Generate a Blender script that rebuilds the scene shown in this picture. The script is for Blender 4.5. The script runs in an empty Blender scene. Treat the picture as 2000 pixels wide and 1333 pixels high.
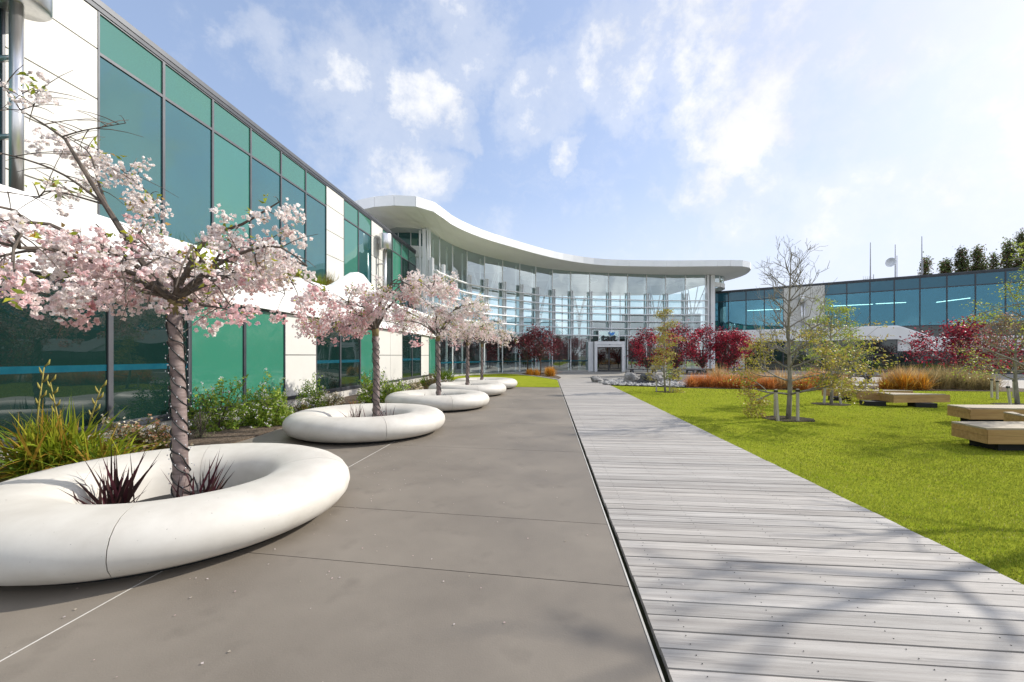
import bpy, math, random
import numpy as np
from mathutils import Vector, Matrix, Euler

sc = bpy.context.scene
COL = sc.collection
PI = math.pi
R = math.radians
# ------------------------------------------------------------------ camera
F = 800.0          # focal length in pixels of the 2000 px wide photograph
EYE = 1.6
HOR = 695.0        # row of the horizon
cam_d = bpy.data.cameras.new('camera')
cam = bpy.data.objects.new('camera', cam_d)
COL.objects.link(cam)
cam_d.sensor_width = 36.0
cam_d.lens = F / 2000.0 * 36.0
cam_d.shift_y = (HOR - 666.5) / 2000.0
cam_d.clip_end = 3000.0
cam.location = (0, 0, EYE)
cam.rotation_euler = (R(90), 0, 0)
sc.camera = cam
# ------------------------------------------------------------------ light
SUN_AZ = 19.0      # degrees ahead of due right
SUN_EL = 34.0
s_dir = Vector((math.cos(R(SUN_AZ)) * math.cos(R(SUN_EL)), math.sin(R(SUN_AZ)) * math.cos(R(SUN_EL)), math.sin(R(SUN_EL))))
sun_d = bpy.data.lights.new('sun', 'SUN')
sun_d.energy = 3.1
sun_d.angle = R(0.7)
sun_d.color = (1.0, 0.945, 0.86)
sun = bpy.data.objects.new('sun', sun_d)
COL.objects.link(sun)
sun.rotation_euler = (-s_dir).to_track_quat('-Z', 'Y').to_euler()
sc.view_settings.view_transform = 'Standard'
sc.view_settings.look = 'None'
sc.view_settings.exposure = 0.82
sc.view_settings.gamma = 1.0
sc.view_settings.use_curve_mapping = False

world = bpy.data.worlds.new('World')
sc.world = world
world.use_nodes = True
WN = world.node_tree
WN.nodes.clear()


def wn(t, **kw):
    n = WN.nodes.new(t)
    for k, v in kw.items():
        setattr(n, k, v)
    return n


def wmath(op, a, b=None, c=None, clamp=False):
    n = wn('ShaderNodeMath', operation=op, use_clamp=clamp)
    for i, x in enumerate((a, b, c)):
        if x is None:
            continue
        if isinstance(x, (int, float)):
            n.inputs[i].default_value = x
        else:
            WN.links.new(x, n.inputs[i])
    return n.outputs[0]


def wsmooth(x, lo, hi, a=0.0, b=1.0):
    n = wn('ShaderNodeMapRange', interpolation_type='SMOOTHSTEP')
    WN.links.new(x, n.inputs[0])
    n.inputs[1].default_value = lo
    n.inputs[2].default_value = hi
    n.inputs[3].default_value = a
    n.inputs[4].default_value = b
    return n.outputs[0]


def build_sky():
    out = wn('ShaderNodeOutputWorld')
    bg = wn('ShaderNodeBackground')
    bg.inputs[1].default_value = 0.15
    WN.links.new(bg.outputs[0], out.inputs[0])
    sky = wn('ShaderNodeTexSky', sky_type='NISHITA')
    sky.sun_disc = False
    sky.sun_elevation = R(SUN_EL)
    sky.sun_rotation = R(90 - SUN_AZ)
    sky.altitude = 10
    sky.air_density = 1.0
    sky.dust_density = 1.2
    sky.ozone_density = 2.0
    tc = wn('ShaderNodeTexCoord')
    nz = wn('ShaderNodeTexNoise')
    nz.inputs['Scale'].default_value = 4.5
    nz.inputs['Detail'].default_value = 9.0
    nz.inputs['Roughness'].default_value = 0.62
    WN.links.new(tc.outputs['Generated'], nz.inputs['Vector'])
    warp = wn('ShaderNodeVectorMath', operation='MULTIPLY_ADD')
    WN.links.new(nz.outputs['Color'], warp.inputs[0])
    warp.inputs[1].default_value = (0.28, 0.28, 0.22)
    add = wn('ShaderNodeVectorMath', operation='ADD')
    WN.links.new(tc.outputs['Generated'], add.inputs[0])
    add.inputs[1].default_value = (-0.14, -0.14, -0.11)
    WN.links.new(add.outputs[0], warp.inputs[2])
    nrm = wn('ShaderNodeVectorMath', operation='NORMALIZE')
    WN.links.new(warp.outputs[0], nrm.inputs[0])
    blobs = [(830, 225, 80, .85), (885, 250, 50, .7), (1060, 205, 100, .62), (1190, 120, 120, .66), (1225, 195, 75, .7), (1375, 40, 150, .9),
             (1460, 140, 130, .9), (1440, 265, 120, .95), (1375, 225, 80, .85), (1540, 20, 120, .9), (1585, 105, 90, .85),
             (1690, 150, 70, .75), (1745, 20, 110, .75), (1840, 60, 90, .68), (1365, 380, 60, .72), (1500, 405, 110, .7),
             (1112, 303, 36, .8), (1950, 200, 110, .66), (1990, 345, 120, .75), (780, 340, 110, .72), (900, 70, 120, .5),
             (1880, 410, 150, .68), (1650, 430, 120, .6), (700, 250, 180, .48), (1640, 250, 110, .45), (520, 100, 60, .42), (560, 160, 60, .42),
             (480, 40, 60, .38), (1250, 60, 120, .6), (2150, 100, 150, 1.15), (1990, 240, 90, 1.0), (2350, 260, 150, 1.05), (2000, -150, 200, .85), (2650, 50, 300, .95), (1800, -110, 130, .85), (2250, 420, 200, .8), (-900, 200, 400, .8), (3000, 300, 900, .7), (300, -700, 500, .75), (1500, -600, 600, .7)]
    acc = None
    for px, py, rad, st in blobs:
        d = Vector(((px - 1000) / F, 1.0, (HOR - py) / F))
        ang = rad / F / (d.length ** 1.5)
        d.normalize()
        dt = wn('ShaderNodeVectorMath', operation='DOT_PRODUCT')
        WN.links.new(nrm.outputs[0], dt.inputs[0])
        dt.inputs[1].default_value = d
        m = wsmooth(dt.outputs['Value'], math.cos(min(ang * 1.3, 3)), math.cos(ang * 0.1), 0.0, st)
        acc = m if acc is None else wmath('MAXIMUM', acc, m)
    # clouds added behind and above the viewer, to fill shaded fronts and glass reflections
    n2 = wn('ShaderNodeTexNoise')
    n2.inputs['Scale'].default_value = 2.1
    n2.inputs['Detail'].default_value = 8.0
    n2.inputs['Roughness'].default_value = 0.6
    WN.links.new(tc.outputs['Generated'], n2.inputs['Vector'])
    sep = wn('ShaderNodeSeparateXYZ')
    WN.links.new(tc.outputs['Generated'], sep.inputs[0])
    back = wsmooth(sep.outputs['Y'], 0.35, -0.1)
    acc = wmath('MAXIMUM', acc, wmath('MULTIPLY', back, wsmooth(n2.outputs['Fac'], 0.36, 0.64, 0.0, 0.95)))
    fine = wn('ShaderNodeTexNoise')
    fine.inputs['Scale'].default_value = 8.0
    fine.inputs['Detail'].default_value = 10.0
    fine.inputs['Roughness'].default_value = 0.65
    WN.links.new(tc.outputs['Generated'], fine.inputs['Vector'])
    er = wmath('MULTIPLY_ADD', fine.outputs['Fac'], 2.1, -1.06)
    dens = wmath('ADD', acc, er)
    core = wsmooth(dens, 0.34, 1.12, 0.0, 0.96)
    wisp = wsmooth(dens, 0.0, 0.6, 0.0, 0.32)
    mp = wn('ShaderNodeMapping')
    mp.inputs['Rotation'].default_value = (0.2, 0.5, 0.7)
    mp.inputs['Scale'].default_value = (1.2, 9.0, 5.0)
    WN.links.new(warp.outputs[0], mp.inputs[0])
    ci = wn('ShaderNodeTexNoise')
    ci.inputs['Scale'].default_value = 1.5
    ci.inputs['Detail'].default_value = 7.0
    ci.inputs['Roughness'].default_value = 0.6
    WN.links.new(mp.outputs[0], ci.inputs['Vector'])
    cirrus = wsmooth(ci.outputs['Fac'], 0.52, 0.85, 0.0, 0.40)
    mask = wmath('MAXIMUM', core, wmath('MAXIMUM', wisp, cirrus))
    # thin high veil that whitens the sky towards the horizon
    veil = wsmooth(sep.outputs['Z'], 0.52, 0.04, 0.0, 0.76)
    vn = wmath('MULTIPLY', veil, wmath('MULTIPLY_ADD', n2.outputs['Fac'], 0.6, 0.62), clamp=True)
    right = wmath('MULTIPLY', wsmooth(sep.outputs['X'], -0.1, 0.75, 0.0, 0.05), wsmooth(sep.outputs['Z'], 0.8, 0.1))
    vn = wmath('MAXIMUM', wmath('ADD', vn, right, clamp=True), 0.18)
    gain = wn('ShaderNodeMix', data_type='RGBA', blend_type='MULTIPLY')
    gain.inputs[0].default_value = 1.0
    # soft shoulder, so that the bright side of the sky keeps its colour
    dn = wn('ShaderNodeVectorMath', operation='MULTIPLY_ADD')
    WN.links.new(sky.outputs[0], dn.inputs[0])
    dn.inputs[1].default_value = (.20, .20, .17)
    dn.inputs[2].default_value = (1, 1, 1)
    dv = wn('ShaderNodeVectorMath', operation='DIVIDE')
    WN.links.new(sky.outputs[0], dv.inputs[0])
    WN.links.new(dn.outputs[0], dv.inputs[1])
    WN.links.new(dv.outputs[0], gain.inputs[6])
    gain.inputs[7].default_value = (SKY_GAIN[0], SKY_GAIN[1], SKY_GAIN[2], 1)
    mv = wn('ShaderNodeMix', data_type='RGBA')
    WN.links.new(vn, mv.inputs[0])
    WN.links.new(gain.outputs[2], mv.inputs[6])
    mv.inputs[7].default_value = (3.25, 3.5, 3.85, 1)
    mc = wn('ShaderNodeMix', data_type='RGBA')
    WN.links.new(mask, mc.inputs[0])
    WN.links.new(mv.outputs[2], mc.inputs[6])
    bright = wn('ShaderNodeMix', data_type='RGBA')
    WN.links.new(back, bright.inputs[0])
    shade = wn('ShaderNodeMix', data_type='RGBA')
    WN.links.new(wsmooth(wmath('ADD', nz.outputs['Fac'], wmath('MULTIPLY', fine.outputs['Fac'], 0.6)), 0.62, 0.95), shade.inputs[0])
    shade.inputs[6].default_value = (3.25, 3.35, 3.6, 1)
    shade.inputs[7].default_value = (4.0, 4.02, 4.08, 1)
    WN.links.new(shade.outputs[2], bright.inputs[6])
    bright.inputs[7].default_value = (7.0, 7.1, 7.4, 1)  # unseen rear clouds made brighter to lift shade facing the camera
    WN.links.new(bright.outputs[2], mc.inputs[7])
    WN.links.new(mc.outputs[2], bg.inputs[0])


SKY_GAIN = (1.20, 1.26, 1.42)
build_sky()

# ------------------------------------------------------------------ frames
TH = math.atan2(72.0, F)                       # the walk runs 5 degrees to the right of the view
DU = Vector((math.sin(TH), math.cos(TH), 0))   # along the walk
DV = Vector((math.cos(TH), -math.sin(TH), 0))  # to its right


def S(u, v, z=0.0):
    p = DU * u + DV * v
    return Vector((p.x, p.y, z))


def W(px, py, Y):
    return Vector(((px - 1000) / F * Y, Y, EYE - (py - HOR) / F * Y))


def G(px, py, z=0.0):
    Y = (EYE - z) * F / (py - HOR)
    return Vector(((px - 1000) / F * Y, Y, z))


# ------------------------------------------------------------------ materials
def new_mat(name):
    m = bpy.data.materials.new(name)
    m.use_nodes = True
    nt = m.node_tree
    nt.nodes.clear()
    return m, nt


def N(nt, t, ins=None, **kw):
    n = nt.nodes.new(t)
    for k, v in kw.items():
        setattr(n, k, v)
    for k, v in (ins or {}).items():
        if isinstance(v, bpy.types.NodeSocket):
            nt.links.new(v, n.inputs[k])
        else:
            n.inputs[k].default_value = v
    return n


def c4(c):
    return (c[0], c[1], c[2], 1.0)


def pm(name, c1, c2=None, scale=4.0, detail=7.0, rough=0.6, bump=0.0, bscale=30.0, spec=0.5, metal=0.0, stretch=(1, 1, 1),
       lo=0.35, hi=0.68, c3=None, s3=60.0, t3=(0.66, 0.72), attr=0.0, rvar=0.0, coat=0.0, bdist=0.01):
    """general surface: two tones broken up by noise, optional flecks, optional per-piece tone from the Col attribute"""
    m, nt = new_mat(name)
    out = N(nt, 'ShaderNodeOutputMaterial')
    b = N(nt, 'ShaderNodeBsdfPrincipled')
    nt.links.new(b.outputs[0], out.inputs[0])
    tc = N(nt, 'ShaderNodeTexCoord')
    mp = N(nt, 'ShaderNodeMapping', {'Vector': tc.outputs['Object'], 'Scale': stretch})
    col = None
    nz = N(nt, 'ShaderNodeTexNoise', {'Vector': mp.outputs[0], 'Scale': scale, 'Detail': detail, 'Roughness': 0.62})
    mr = N(nt, 'ShaderNodeMapRange', {0: nz.outputs['Fac'], 1: lo, 2: hi})
    mx = N(nt, 'ShaderNodeMix', {0: mr.outputs[0], 6: c4(c1), 7: c4(c2 or c1)}, data_type='RGBA')
    col = mx.outputs[2]
    if c3:
        n3 = N(nt, 'ShaderNodeTexNoise', {'Vector': mp.outputs[0], 'Scale': s3, 'Detail': 3.0})
        m3 = N(nt, 'ShaderNodeMapRange', {0: n3.outputs['Fac'], 1: t3[0], 2: t3[1]})
        x3 = N(nt, 'ShaderNodeMix', {0: m3.outputs[0], 6: col, 7: c4(c3)}, data_type='RGBA')
        col = x3.outputs[2]
    if attr:
        at = N(nt, 'ShaderNodeAttribute', attribute_name='Col')
        xa = N(nt, 'ShaderNodeMix', {0: attr, 6: col, 7: at.outputs['Color']}, data_type='RGBA', blend_type='MULTIPLY')
        col = xa.outputs[2]
    nt.links.new(col, b.inputs['Base Color'])
    b.inputs['Roughness'].default_value = rough
    if rvar:
        rr = N(nt, 'ShaderNodeMapRange', {0: nz.outputs['Fac'], 1: 0.3, 2: 0.7, 3: rough - rvar, 4: rough + rvar})
        nt.links.new(rr.outputs[0], b.inputs['Roughness'])
    b.inputs['Metallic'].default_value = metal
    b.inputs['Specular IOR Level'].default_value = spec
    b.inputs['Coat Weight'].default_value = coat
    if bump:
        bn = N(nt, 'ShaderNodeTexNoise', {'Vector': mp.outputs[0], 'Scale': bscale, 'Detail': 5.0})
        bp = N(nt, 'ShaderNodeBump', {'Height': bn.outputs['Fac'], 'Strength': bump, 'Distance': bdist})
        nt.links.new(bp.outputs[0], b.inputs['Normal'])
    return m


def leaf_mat(name, trans=0.35, rough=0.55, spec=0.3, tint=(1, 1, 1)):
    """thin foliage or petals: colour from the Col attribute, part of the light passes through"""
    m, nt = new_mat(name)
    out = N(nt, 'ShaderNodeOutputMaterial')
    at = N(nt, 'ShaderNodeAttribute', attribute_name='Col')
    b = N(nt, 'ShaderNodeBsdfPrincipled', {'Base Color': at.outputs['Color'], 'Roughness': rough, 'Specular IOR Level': spec})
    t = N(nt, 'ShaderNodeBsdfTranslucent', {'Color': at.outputs['Color']})
    mx = N(nt, 'ShaderNodeMixShader', {0: trans, 1: b.outputs[0], 2: t.outputs[0]})
    nt.links.new(mx.outputs[0], out.inputs[0])
    return m


def glass_mat(name, base, ior=2.0, base2=None, wob=0.02, wscale=0.7, rough=0.015, tint=(1, 1, 1)):
    """tinted facade glass over a dark room: dark body colour, strong mirror, panes a little out of true"""
    m, nt = new_mat(name)
    out = N(nt, 'ShaderNodeOutputMaterial')
    tc = N(nt, 'ShaderNodeTexCoord')
    b = N(nt, 'ShaderNodeBsdfPrincipled', {'Roughness': rough, 'IOR': ior, 'Specular Tint': c4(tint)})
    nz = N(nt, 'ShaderNodeTexNoise', {'Vector': tc.outputs['Object'], 'Scale': 0.45, 'Detail': 3.0})
    mx = N(nt, 'ShaderNodeMix', {0: nz.outputs['Fac'], 6: c4(base), 7: c4(base2 or base)}, data_type='RGBA')
    nt.links.new(mx.outputs[2], b.inputs['Base Color'])
    bn = N(nt, 'ShaderNodeTexNoise', {'Vector': tc.outputs['Object'], 'Scale': wscale, 'Detail': 1.0})
    bp = N(nt, 'ShaderNodeBump', {'Height': bn.outputs['Fac'], 'Strength': 1.0, 'Distance': wob})
    nt.links.new(bp.outputs[0], b.inputs['Normal'])
    nt.links.new(b.outputs[0], out.inputs[0])
    return m


def clear_mat(name, tint, ior=1.6, floor=0.05, gain=1.0, gtint=(1, 1, 1), wob=0.01):
    """see-through glass: mirror by angle over a tinted clear sheet"""
    m, nt = new_mat(name)
    out = N(nt, 'ShaderNodeOutputMaterial')
    tc = N(nt, 'ShaderNodeTexCoord')
    bn = N(nt, 'ShaderNodeTexNoise', {'Vector': tc.outputs['Object'], 'Scale': 0.6, 'Detail': 1.0})
    bp = N(nt, 'ShaderNodeBump', {'Height': bn.outputs['Fac'], 'Strength': 1.0, 'Distance': wob})
    t = N(nt, 'ShaderNodeBsdfTransparent', {'Color': c4(tint)})
    g = N(nt, 'ShaderNodeBsdfGlossy', {'Color': c4(gtint), 'Roughness': 0.02, 'Normal': bp.outputs[0]})
    geo = N(nt, 'ShaderNodeNewGeometry')
    dt = N(nt, 'ShaderNodeVectorMath', {0: geo.outputs['Normal'], 1: geo.outputs['Incoming']}, operation='DOT_PRODUCT')
    ab = N(nt, 'ShaderNodeMath', {0: dt.outputs['Value']}, operation='ABSOLUTE')
    om = N(nt, 'ShaderNodeMath', {0: 1.0, 1: ab.outputs[0]}, operation='SUBTRACT')
    pw = N(nt, 'ShaderNodeMath', {0: om.outputs[0], 1: 4.0}, operation='POWER')
    f = N(nt, 'ShaderNodeMath', {0: pw.outputs[0], 1: gain, 2: floor}, operation='MULTIPLY_ADD', use_clamp=True)
    mx = N(nt, 'ShaderNodeMixShader', {0: f.outputs[0], 1: t.outputs[0], 2: g.outputs[0]})
    nt.links.new(mx.outputs[0], out.inputs[0])
    return m


def emit_mat(name, c, s):
    m, nt = new_mat(name)
    out = N(nt, 'ShaderNodeOutputMaterial')
    e = N(nt, 'ShaderNodeEmission', {0: c4(c), 1: s})
    nt.links.new(e.outputs[0], out.inputs[0])
    return m


M = {}
M['ground'] = pm('ground_soil', (.06, .07, .03), (.10, .10, .05), scale=.3, rough=.9)
M['concrete'] = pm('paving_concrete', (.146, .124, .098), (.212, .183, .147), scale=.8, detail=11, rough=.62, bump=.12, bscale=90, c3=(.115, .097, .077), s3=3.1, t3=(.60, .95), attr=.8, rvar=.12, lo=.3, hi=.7)
M['plaza'] = pm('plaza_concrete', (.27, .25, .215), (.36, .335, .295), scale=.6, rough=.7)
M['dark'] = pm('dark_gap', (.012, .012, .012), rough=.9)
M['board'] = pm('weathered_boards', (.245, .222, .198), (.45, .422, .385), scale=2.4, detail=10, rough=.66, bump=.5, bscale=26, stretch=(.35, 9, 9), attr=1.0, lo=.3, hi=.7, c3=(.15, .14, .13), s3=5.0, t3=(.56, .82), rvar=.1, bdist=.006)
M['lawn'] = pm('lawn_turf', (.215, .25, .024), (.27, .29, .03), scale=.7, detail=8, rough=.95, bump=.5, bscale=60, c3=(.18, .24, .010), s3=4, t3=(.52, .75), spec=.0, bdist=.02)
M['mulch'] = pm('bark_mulch', (.07, .05, .035), (.19, .15, .11), scale=22, detail=6, rough=.95, bump=.9, bscale=50, bdist=.03, spec=.1)
M['soil'] = pm('dark_soil', (.025, .02, .015), (.06, .048, .036), scale=20, rough=.95, bump=.8, bscale=60, bdist=.02, spec=.1)
M['kerb'] = pm('kerb_concrete', (.42, .40, .36), (.52, .50, .46), scale=3, rough=.8)
M['planter'] = pm('cast_concrete', (.485, .455, .40), (.60, .575, .52), scale=2.4, detail=11, rough=.55, bump=.05, bscale=40, c3=(.27, .25, .22), s3=38, t3=(.735, .765), lo=.3, hi=.7, rvar=.08)
M['white'] = pm('white_panel', (.56, .55, .51), (.61, .60, .56), scale=.5, rough=.45, spec=.4)
M['band'] = pm('white_render', (.74, .73, .71), (.80, .79, .77), scale=.8, rough=.5, spec=.4)
M['frame'] = pm('grey_aluminium', (.075, .08, .09), (.10, .105, .115), scale=2, rough=.4, metal=.3)
M['frame_dark'] = pm('dark_aluminium', (.035, .04, .05), (.055, .06, .07), scale=2, rough=.4, metal=.2)
M['steel'] = pm('brushed_steel', (.62, .61, .60), (.72, .71, .70), scale=2, rough=.28, metal=.9, stretch=(8, 8, .5))
M['lobby_white'] = pm('white_painted_steel', (.66, .67, .68), (.74, .75, .76), scale=1, rough=.4)
M['soffit'] = pm('soffit_panel', (.84, .84, .81), (.88, .88, .85), scale=.6, rough=.5)
M['fascia'] = pm('fascia_panel', (.78, .79, .80), (.84, .85, .86), scale=.7, rough=.4, attr=.5)
M['interior'] = pm('interior_dark', (.02, .024, .026), (.045, .05, .05), scale=.6, rough=.8)
M['interior_grey'] = pm('interior_grey', (.50, .53, .53), (.58, .61, .61), scale=.4, rough=.8)
M['interior_mid'] = pm('interior_wall', (.19, .235, .23), (.27, .31, .30), scale=.4, rough=.8)
M['interior_wood'] = pm('interior_timber', (.09, .045, .02), (.16, .08, .04), scale=3, stretch=(6, 6, .4), rough=.6)
M['interior_pale'] = pm('interior_pale_floor', (.45, .44, .40), (.55, .54, .50), scale=.4, rough=.5)
M['g_dark'] = glass_mat('dark_green_glass', (.004, .016, .014), 1.75, (.008, .026, .022), wob=.012)
M['g_green'] = glass_mat('green_backed_glass', (.034, .172, .112), 1.6, (.042, .195, .13), wob=.006)
M['g_spandrel'] = glass_mat('pale_green_spandrel_glass', (.035, .145, .105), 2.1, (.045, .165, .12), wob=.006, tint=(.85, 1, .97))
M['g_blind'] = glass_mat('green_glass_over_blind', (.025, .14, .105), 2.3, (.035, .165, .125), wob=.010, tint=(.8, 1, .97))
M['g_vision'] = glass_mat('blue_green_glass', (.002, .028, .034), 2.7, (.012, .085, .088), wob=.014, tint=(.66, .97, .97))
M['g_blue'] = clear_mat('blue_window_glass', (.50, .72, .80), floor=.17, gain=.9, gtint=(.42, .86, 1.0), wob=.008)
M['g_blue_spandrel'] = glass_mat('blue_spandrel_glass', (.012, .075, .115), 1.8, (.018, .09, .13), wob=.006, tint=(.7, .92, 1))
M['g_lobby'] = clear_mat('lobby_glass', (.80, .92, .91), floor=.31, gain=.9, gtint=(.92, 1, 1), wob=.012)
M['g_back'] = clear_mat('lobby_rear_glass', (.62, .77, .80), floor=.06, gain=.8)
M['g_door'] = clear_mat('door_glass', (.32, .36, .36), floor=.12, gain=.9)
M['stripe'] = pm('blue_window_film', (.0, .055, .085), (.005, .075, .105), rough=.2)
M['bark'] = pm('cherry_bark', (.13, .092, .082), (.27, .21, .195), scale=3.0, detail=8, rough=.62, bump=.5, bscale=14, stretch=(1, 1, 4), c3=(.11, .08, .065), s3=9, t3=(.60, .70))
M['limb'] = pm('dark_limb_bark', (.055, .042, .034), (.14, .11, .085), scale=14, rough=.8, bump=.5)
M['moss'] = pm('mossy_bark', (.15, .125, .03), (.20, .15, .09), scale=10, rough=.9, bump=.5)
M['young_bark'] = pm('young_tree_bark', (.15, .132, .105), (.28, .255, .21), scale=9, rough=.8, bump=.4, stretch=(1, 1, .5))
M['petal'] = leaf_mat('petal', .38, .7, .15)
M['leaf'] = leaf_mat('leaf', .38, .5, .35)
M['blade'] = leaf_mat('blade', .42, .6, .12)
M['wire'] = pm('black_wire', (.012, .012, .012), rough=.5)
M['bulb'] = pm('clear_bulb', (.42, .42, .44), rough=.1, spec=.8)
M['stake'] = pm('stake_timber', (.36, .32, .26), (.50, .46, .39), scale=5, rough=.8, stretch=(4, 4, .4), bump=.3)
M['deck_wood'] = pm('platform_timber', (.30, .165, .055), (.43, .265, .10), scale=3, rough=.65, stretch=(.5, 6, 6), attr=.9, bump=.2)
M['deck_top'] = pm('platform_top_timber', (.29, .235, .155), (.38, .32, .225), scale=3, rough=.65, stretch=(.6, 6, 6), attr=.9, bump=.2)
M['table_wood'] = pm('dark_stained_timber', (.028, .028, .032), (.06, .06, .066), scale=5, rough=.6)
M['rock'] = pm('grey_rock', (.13, .125, .12), (.34, .33, .31), scale=3, rough=.85, bump=.8, bscale=8, bdist=.05)
M['rock_dark'] = pm('dark_rock', (.04, .04, .042), (.10, .10, .10), scale=3, rough=.85, bump=.8, bscale=8, bdist=.05)
M['pebble'] = pm('river_pebbles', (.30, .295, .28), (.42, .41, .39), scale=1, rough=.7, attr=1.0)
M['sign_black'] = pm('black_letters', (.008, .008, .01), rough=.4)
M['sign_blue'] = pm('blue_mark', (.08, .30, .75), rough=.4)
M['mast'] = pm('galvanised_mast', (.30, .30, .31), (.40, .40, .41), rough=.5, metal=.5)
M['skin'] = pm('skin', (.45, .28, .2), rough=.6)
M['shirt'] = pm('brown_shirt', (.16, .075, .035), rough=.8)
M['trousers'] = pm('dark_trousers', (.012, .012, .016), rough=.8)
M['strip_light'] = emit_mat('fluorescent_tube', (1, .93, .72), 3.0)
M['downlight'] = emit_mat('downlight', (1, .97, .9), 6.0)


# ------------------------------------------------------------------ mesh helpers
class MB:
    def __init__(self):
        self.v, self.f, self.m, self.c = [], [], [], []
        self.col = None
        self.mi = 0
        self.X = None

    def _add(self, vs, fs):
        o = len(self.v)
        if self.X is not None:
            vs = [self.X @ Vector(p) for p in vs]
        self.v += [tuple(p) for p in vs]
        self.c += [self.col or (1, 1, 1)] * len(vs)
        self.f += [tuple(i + o for i in f) for f in fs]
        self.m += [self.mi] * len(fs)
        return self

    def box(self, x0, x1, y0, y1, z0, z1):
        return self._add([(x0, y0, z0), (x1, y0, z0), (x1, y1, z0), (x0, y1, z0), (x0, y0, z1), (x1, y0, z1), (x1, y1, z1), (x0, y1, z1)],
                         [(0, 3, 2, 1), (4, 5, 6, 7), (0, 1, 5, 4), (1, 2, 6, 5), (2, 3, 7, 6), (3, 0, 4, 7)])

    def hexa(self, b, t):
        """four base corners and four top corners"""
        return self._add(list(b) + list(t), [(0, 3, 2, 1), (4, 5, 6, 7), (0, 1, 5, 4), (1, 2, 6, 5), (2, 3, 7, 6), (3, 0, 4, 7)])

    def quad(self, a, b, c, d):
        return self._add([a, b, c, d], [(0, 1, 2, 3)])

    def poly(self, pts):
        return self._add(pts, [tuple(range(len(pts)))])

    def prism(self, pts, z0, z1):
        n = len(pts)
        vs = [(p[0], p[1], z0) for p in pts] + [(p[0], p[1], z1) for p in pts]
        fs = [tuple(reversed(range(n))), tuple(range(n, 2 * n))] + [(i, (i + 1) % n, n + (i + 1) % n, n + i) for i in range(n)]
        return self._add(vs, fs)

    def bar(self, a, b, w, h=None, up=(0, 0, 1)):
        """a straight bar of rectangular section from a to b"""
        a, b = Vector(a), Vector(b)
        d = (b - a).normalized()
        u = Vector(up)
        if abs(d.dot(u)) > .98:
            u = Vector((1, 0, 0))
        s = d.cross(u).normalized()
        t = s.cross(d).normalized()
        h = h or w
        q = [s * (i * w / 2) + t * (j * h / 2) for i, j in ((-1, -1), (1, -1), (1, 1), (-1, 1))]
        return self.hexa([a + k for k in q], [b + k for k in q])

    def tube(self, pts, rad, n=6, cap=True):
        pts = [Vector(p) for p in pts]
        if isinstance(rad, (int, float)):
            rad = [rad] * len(pts)
        vs, fs = [], []
        s = None
        for i, p in enumerate(pts):
            d = (pts[min(i + 1, len(pts) - 1)] - pts[max(i - 1, 0)])
            d = d.normalized() if d.length > 1e-9 else Vector((0, 0, 1))
            if s is None:
                s = d.cross(Vector((0, 0, 1)) if abs(d.z) < .9 else Vector((1, 0, 0))).normalized()
            else:
                s = (s - d * s.dot(d))
                s = s.normalized() if s.length > 1e-6 else d.orthogonal().normalized()
            t = d.cross(s)
            for k in range(n):
                a = 2 * PI * k / n
                vs.append(p + (s * math.cos(a) + t * math.sin(a)) * rad[i])
        for i in range(len(pts) - 1):
            for k in range(n):
                fs.append((i * n + k, i * n + (k + 1) % n, (i + 1) * n + (k + 1) % n, (i + 1) * n + k))
        if cap:
            fs.append(tuple(reversed(range(n))))
            fs.append(tuple(range((len(pts) - 1) * n, len(pts) * n)))
        return self._add(vs, fs)

    def lathe(self, prof, n=24, cx=0, cy=0):
        vs, fs = [], []
        for r, z in prof:
            for k in range(n):
                a = 2 * PI * k / n
                vs.append((cx + r * math.cos(a), cy + r * math.sin(a), z))
        for i in range(len(prof) - 1):
            for k in range(n):
                fs.append((i * n + k, i * n + (k + 1) % n, (i + 1) * n + (k + 1) % n, (i + 1) * n + k))
        fs.append(tuple(reversed(range(n))))
        fs.append(tuple(range((len(prof) - 1) * n, len(prof) * n)))
        return self._add(vs, fs)

    def build(self, name, mats, parent=None, smooth=False, origin=None, link=True):
        me = bpy.data.meshes.new(name)
        v = self.v
        if origin is not None:
            ox, oy, oz = origin
            v = [(p[0] - ox, p[1] - oy, p[2] - oz) for p in v]
        me.from_pydata(v, [], self.f)
        if not isinstance(mats, (list, tuple)):
            mats = [mats]
        for m in mats:
            me.materials.append(M[m] if isinstance(m, str) else m)
        me.polygons.foreach_set('material_index', self.m)
        at = me.color_attributes.new('Col', 'FLOAT_COLOR', 'POINT')
        cc = np.ones((len(v), 4), np.float32)
        cc[:, :3] = np.array(self.c, np.float32).reshape(-1, 3)
        at.data.foreach_set('color', cc.ravel())
        if smooth:
            me.polygons.foreach_set('use_smooth', [True] * len(self.f))
        me.update()
        o = bpy.data.objects.new(name, me)
        COL.objects.link(o)
        if parent is not None:
            o.parent = parent
        return o


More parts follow.
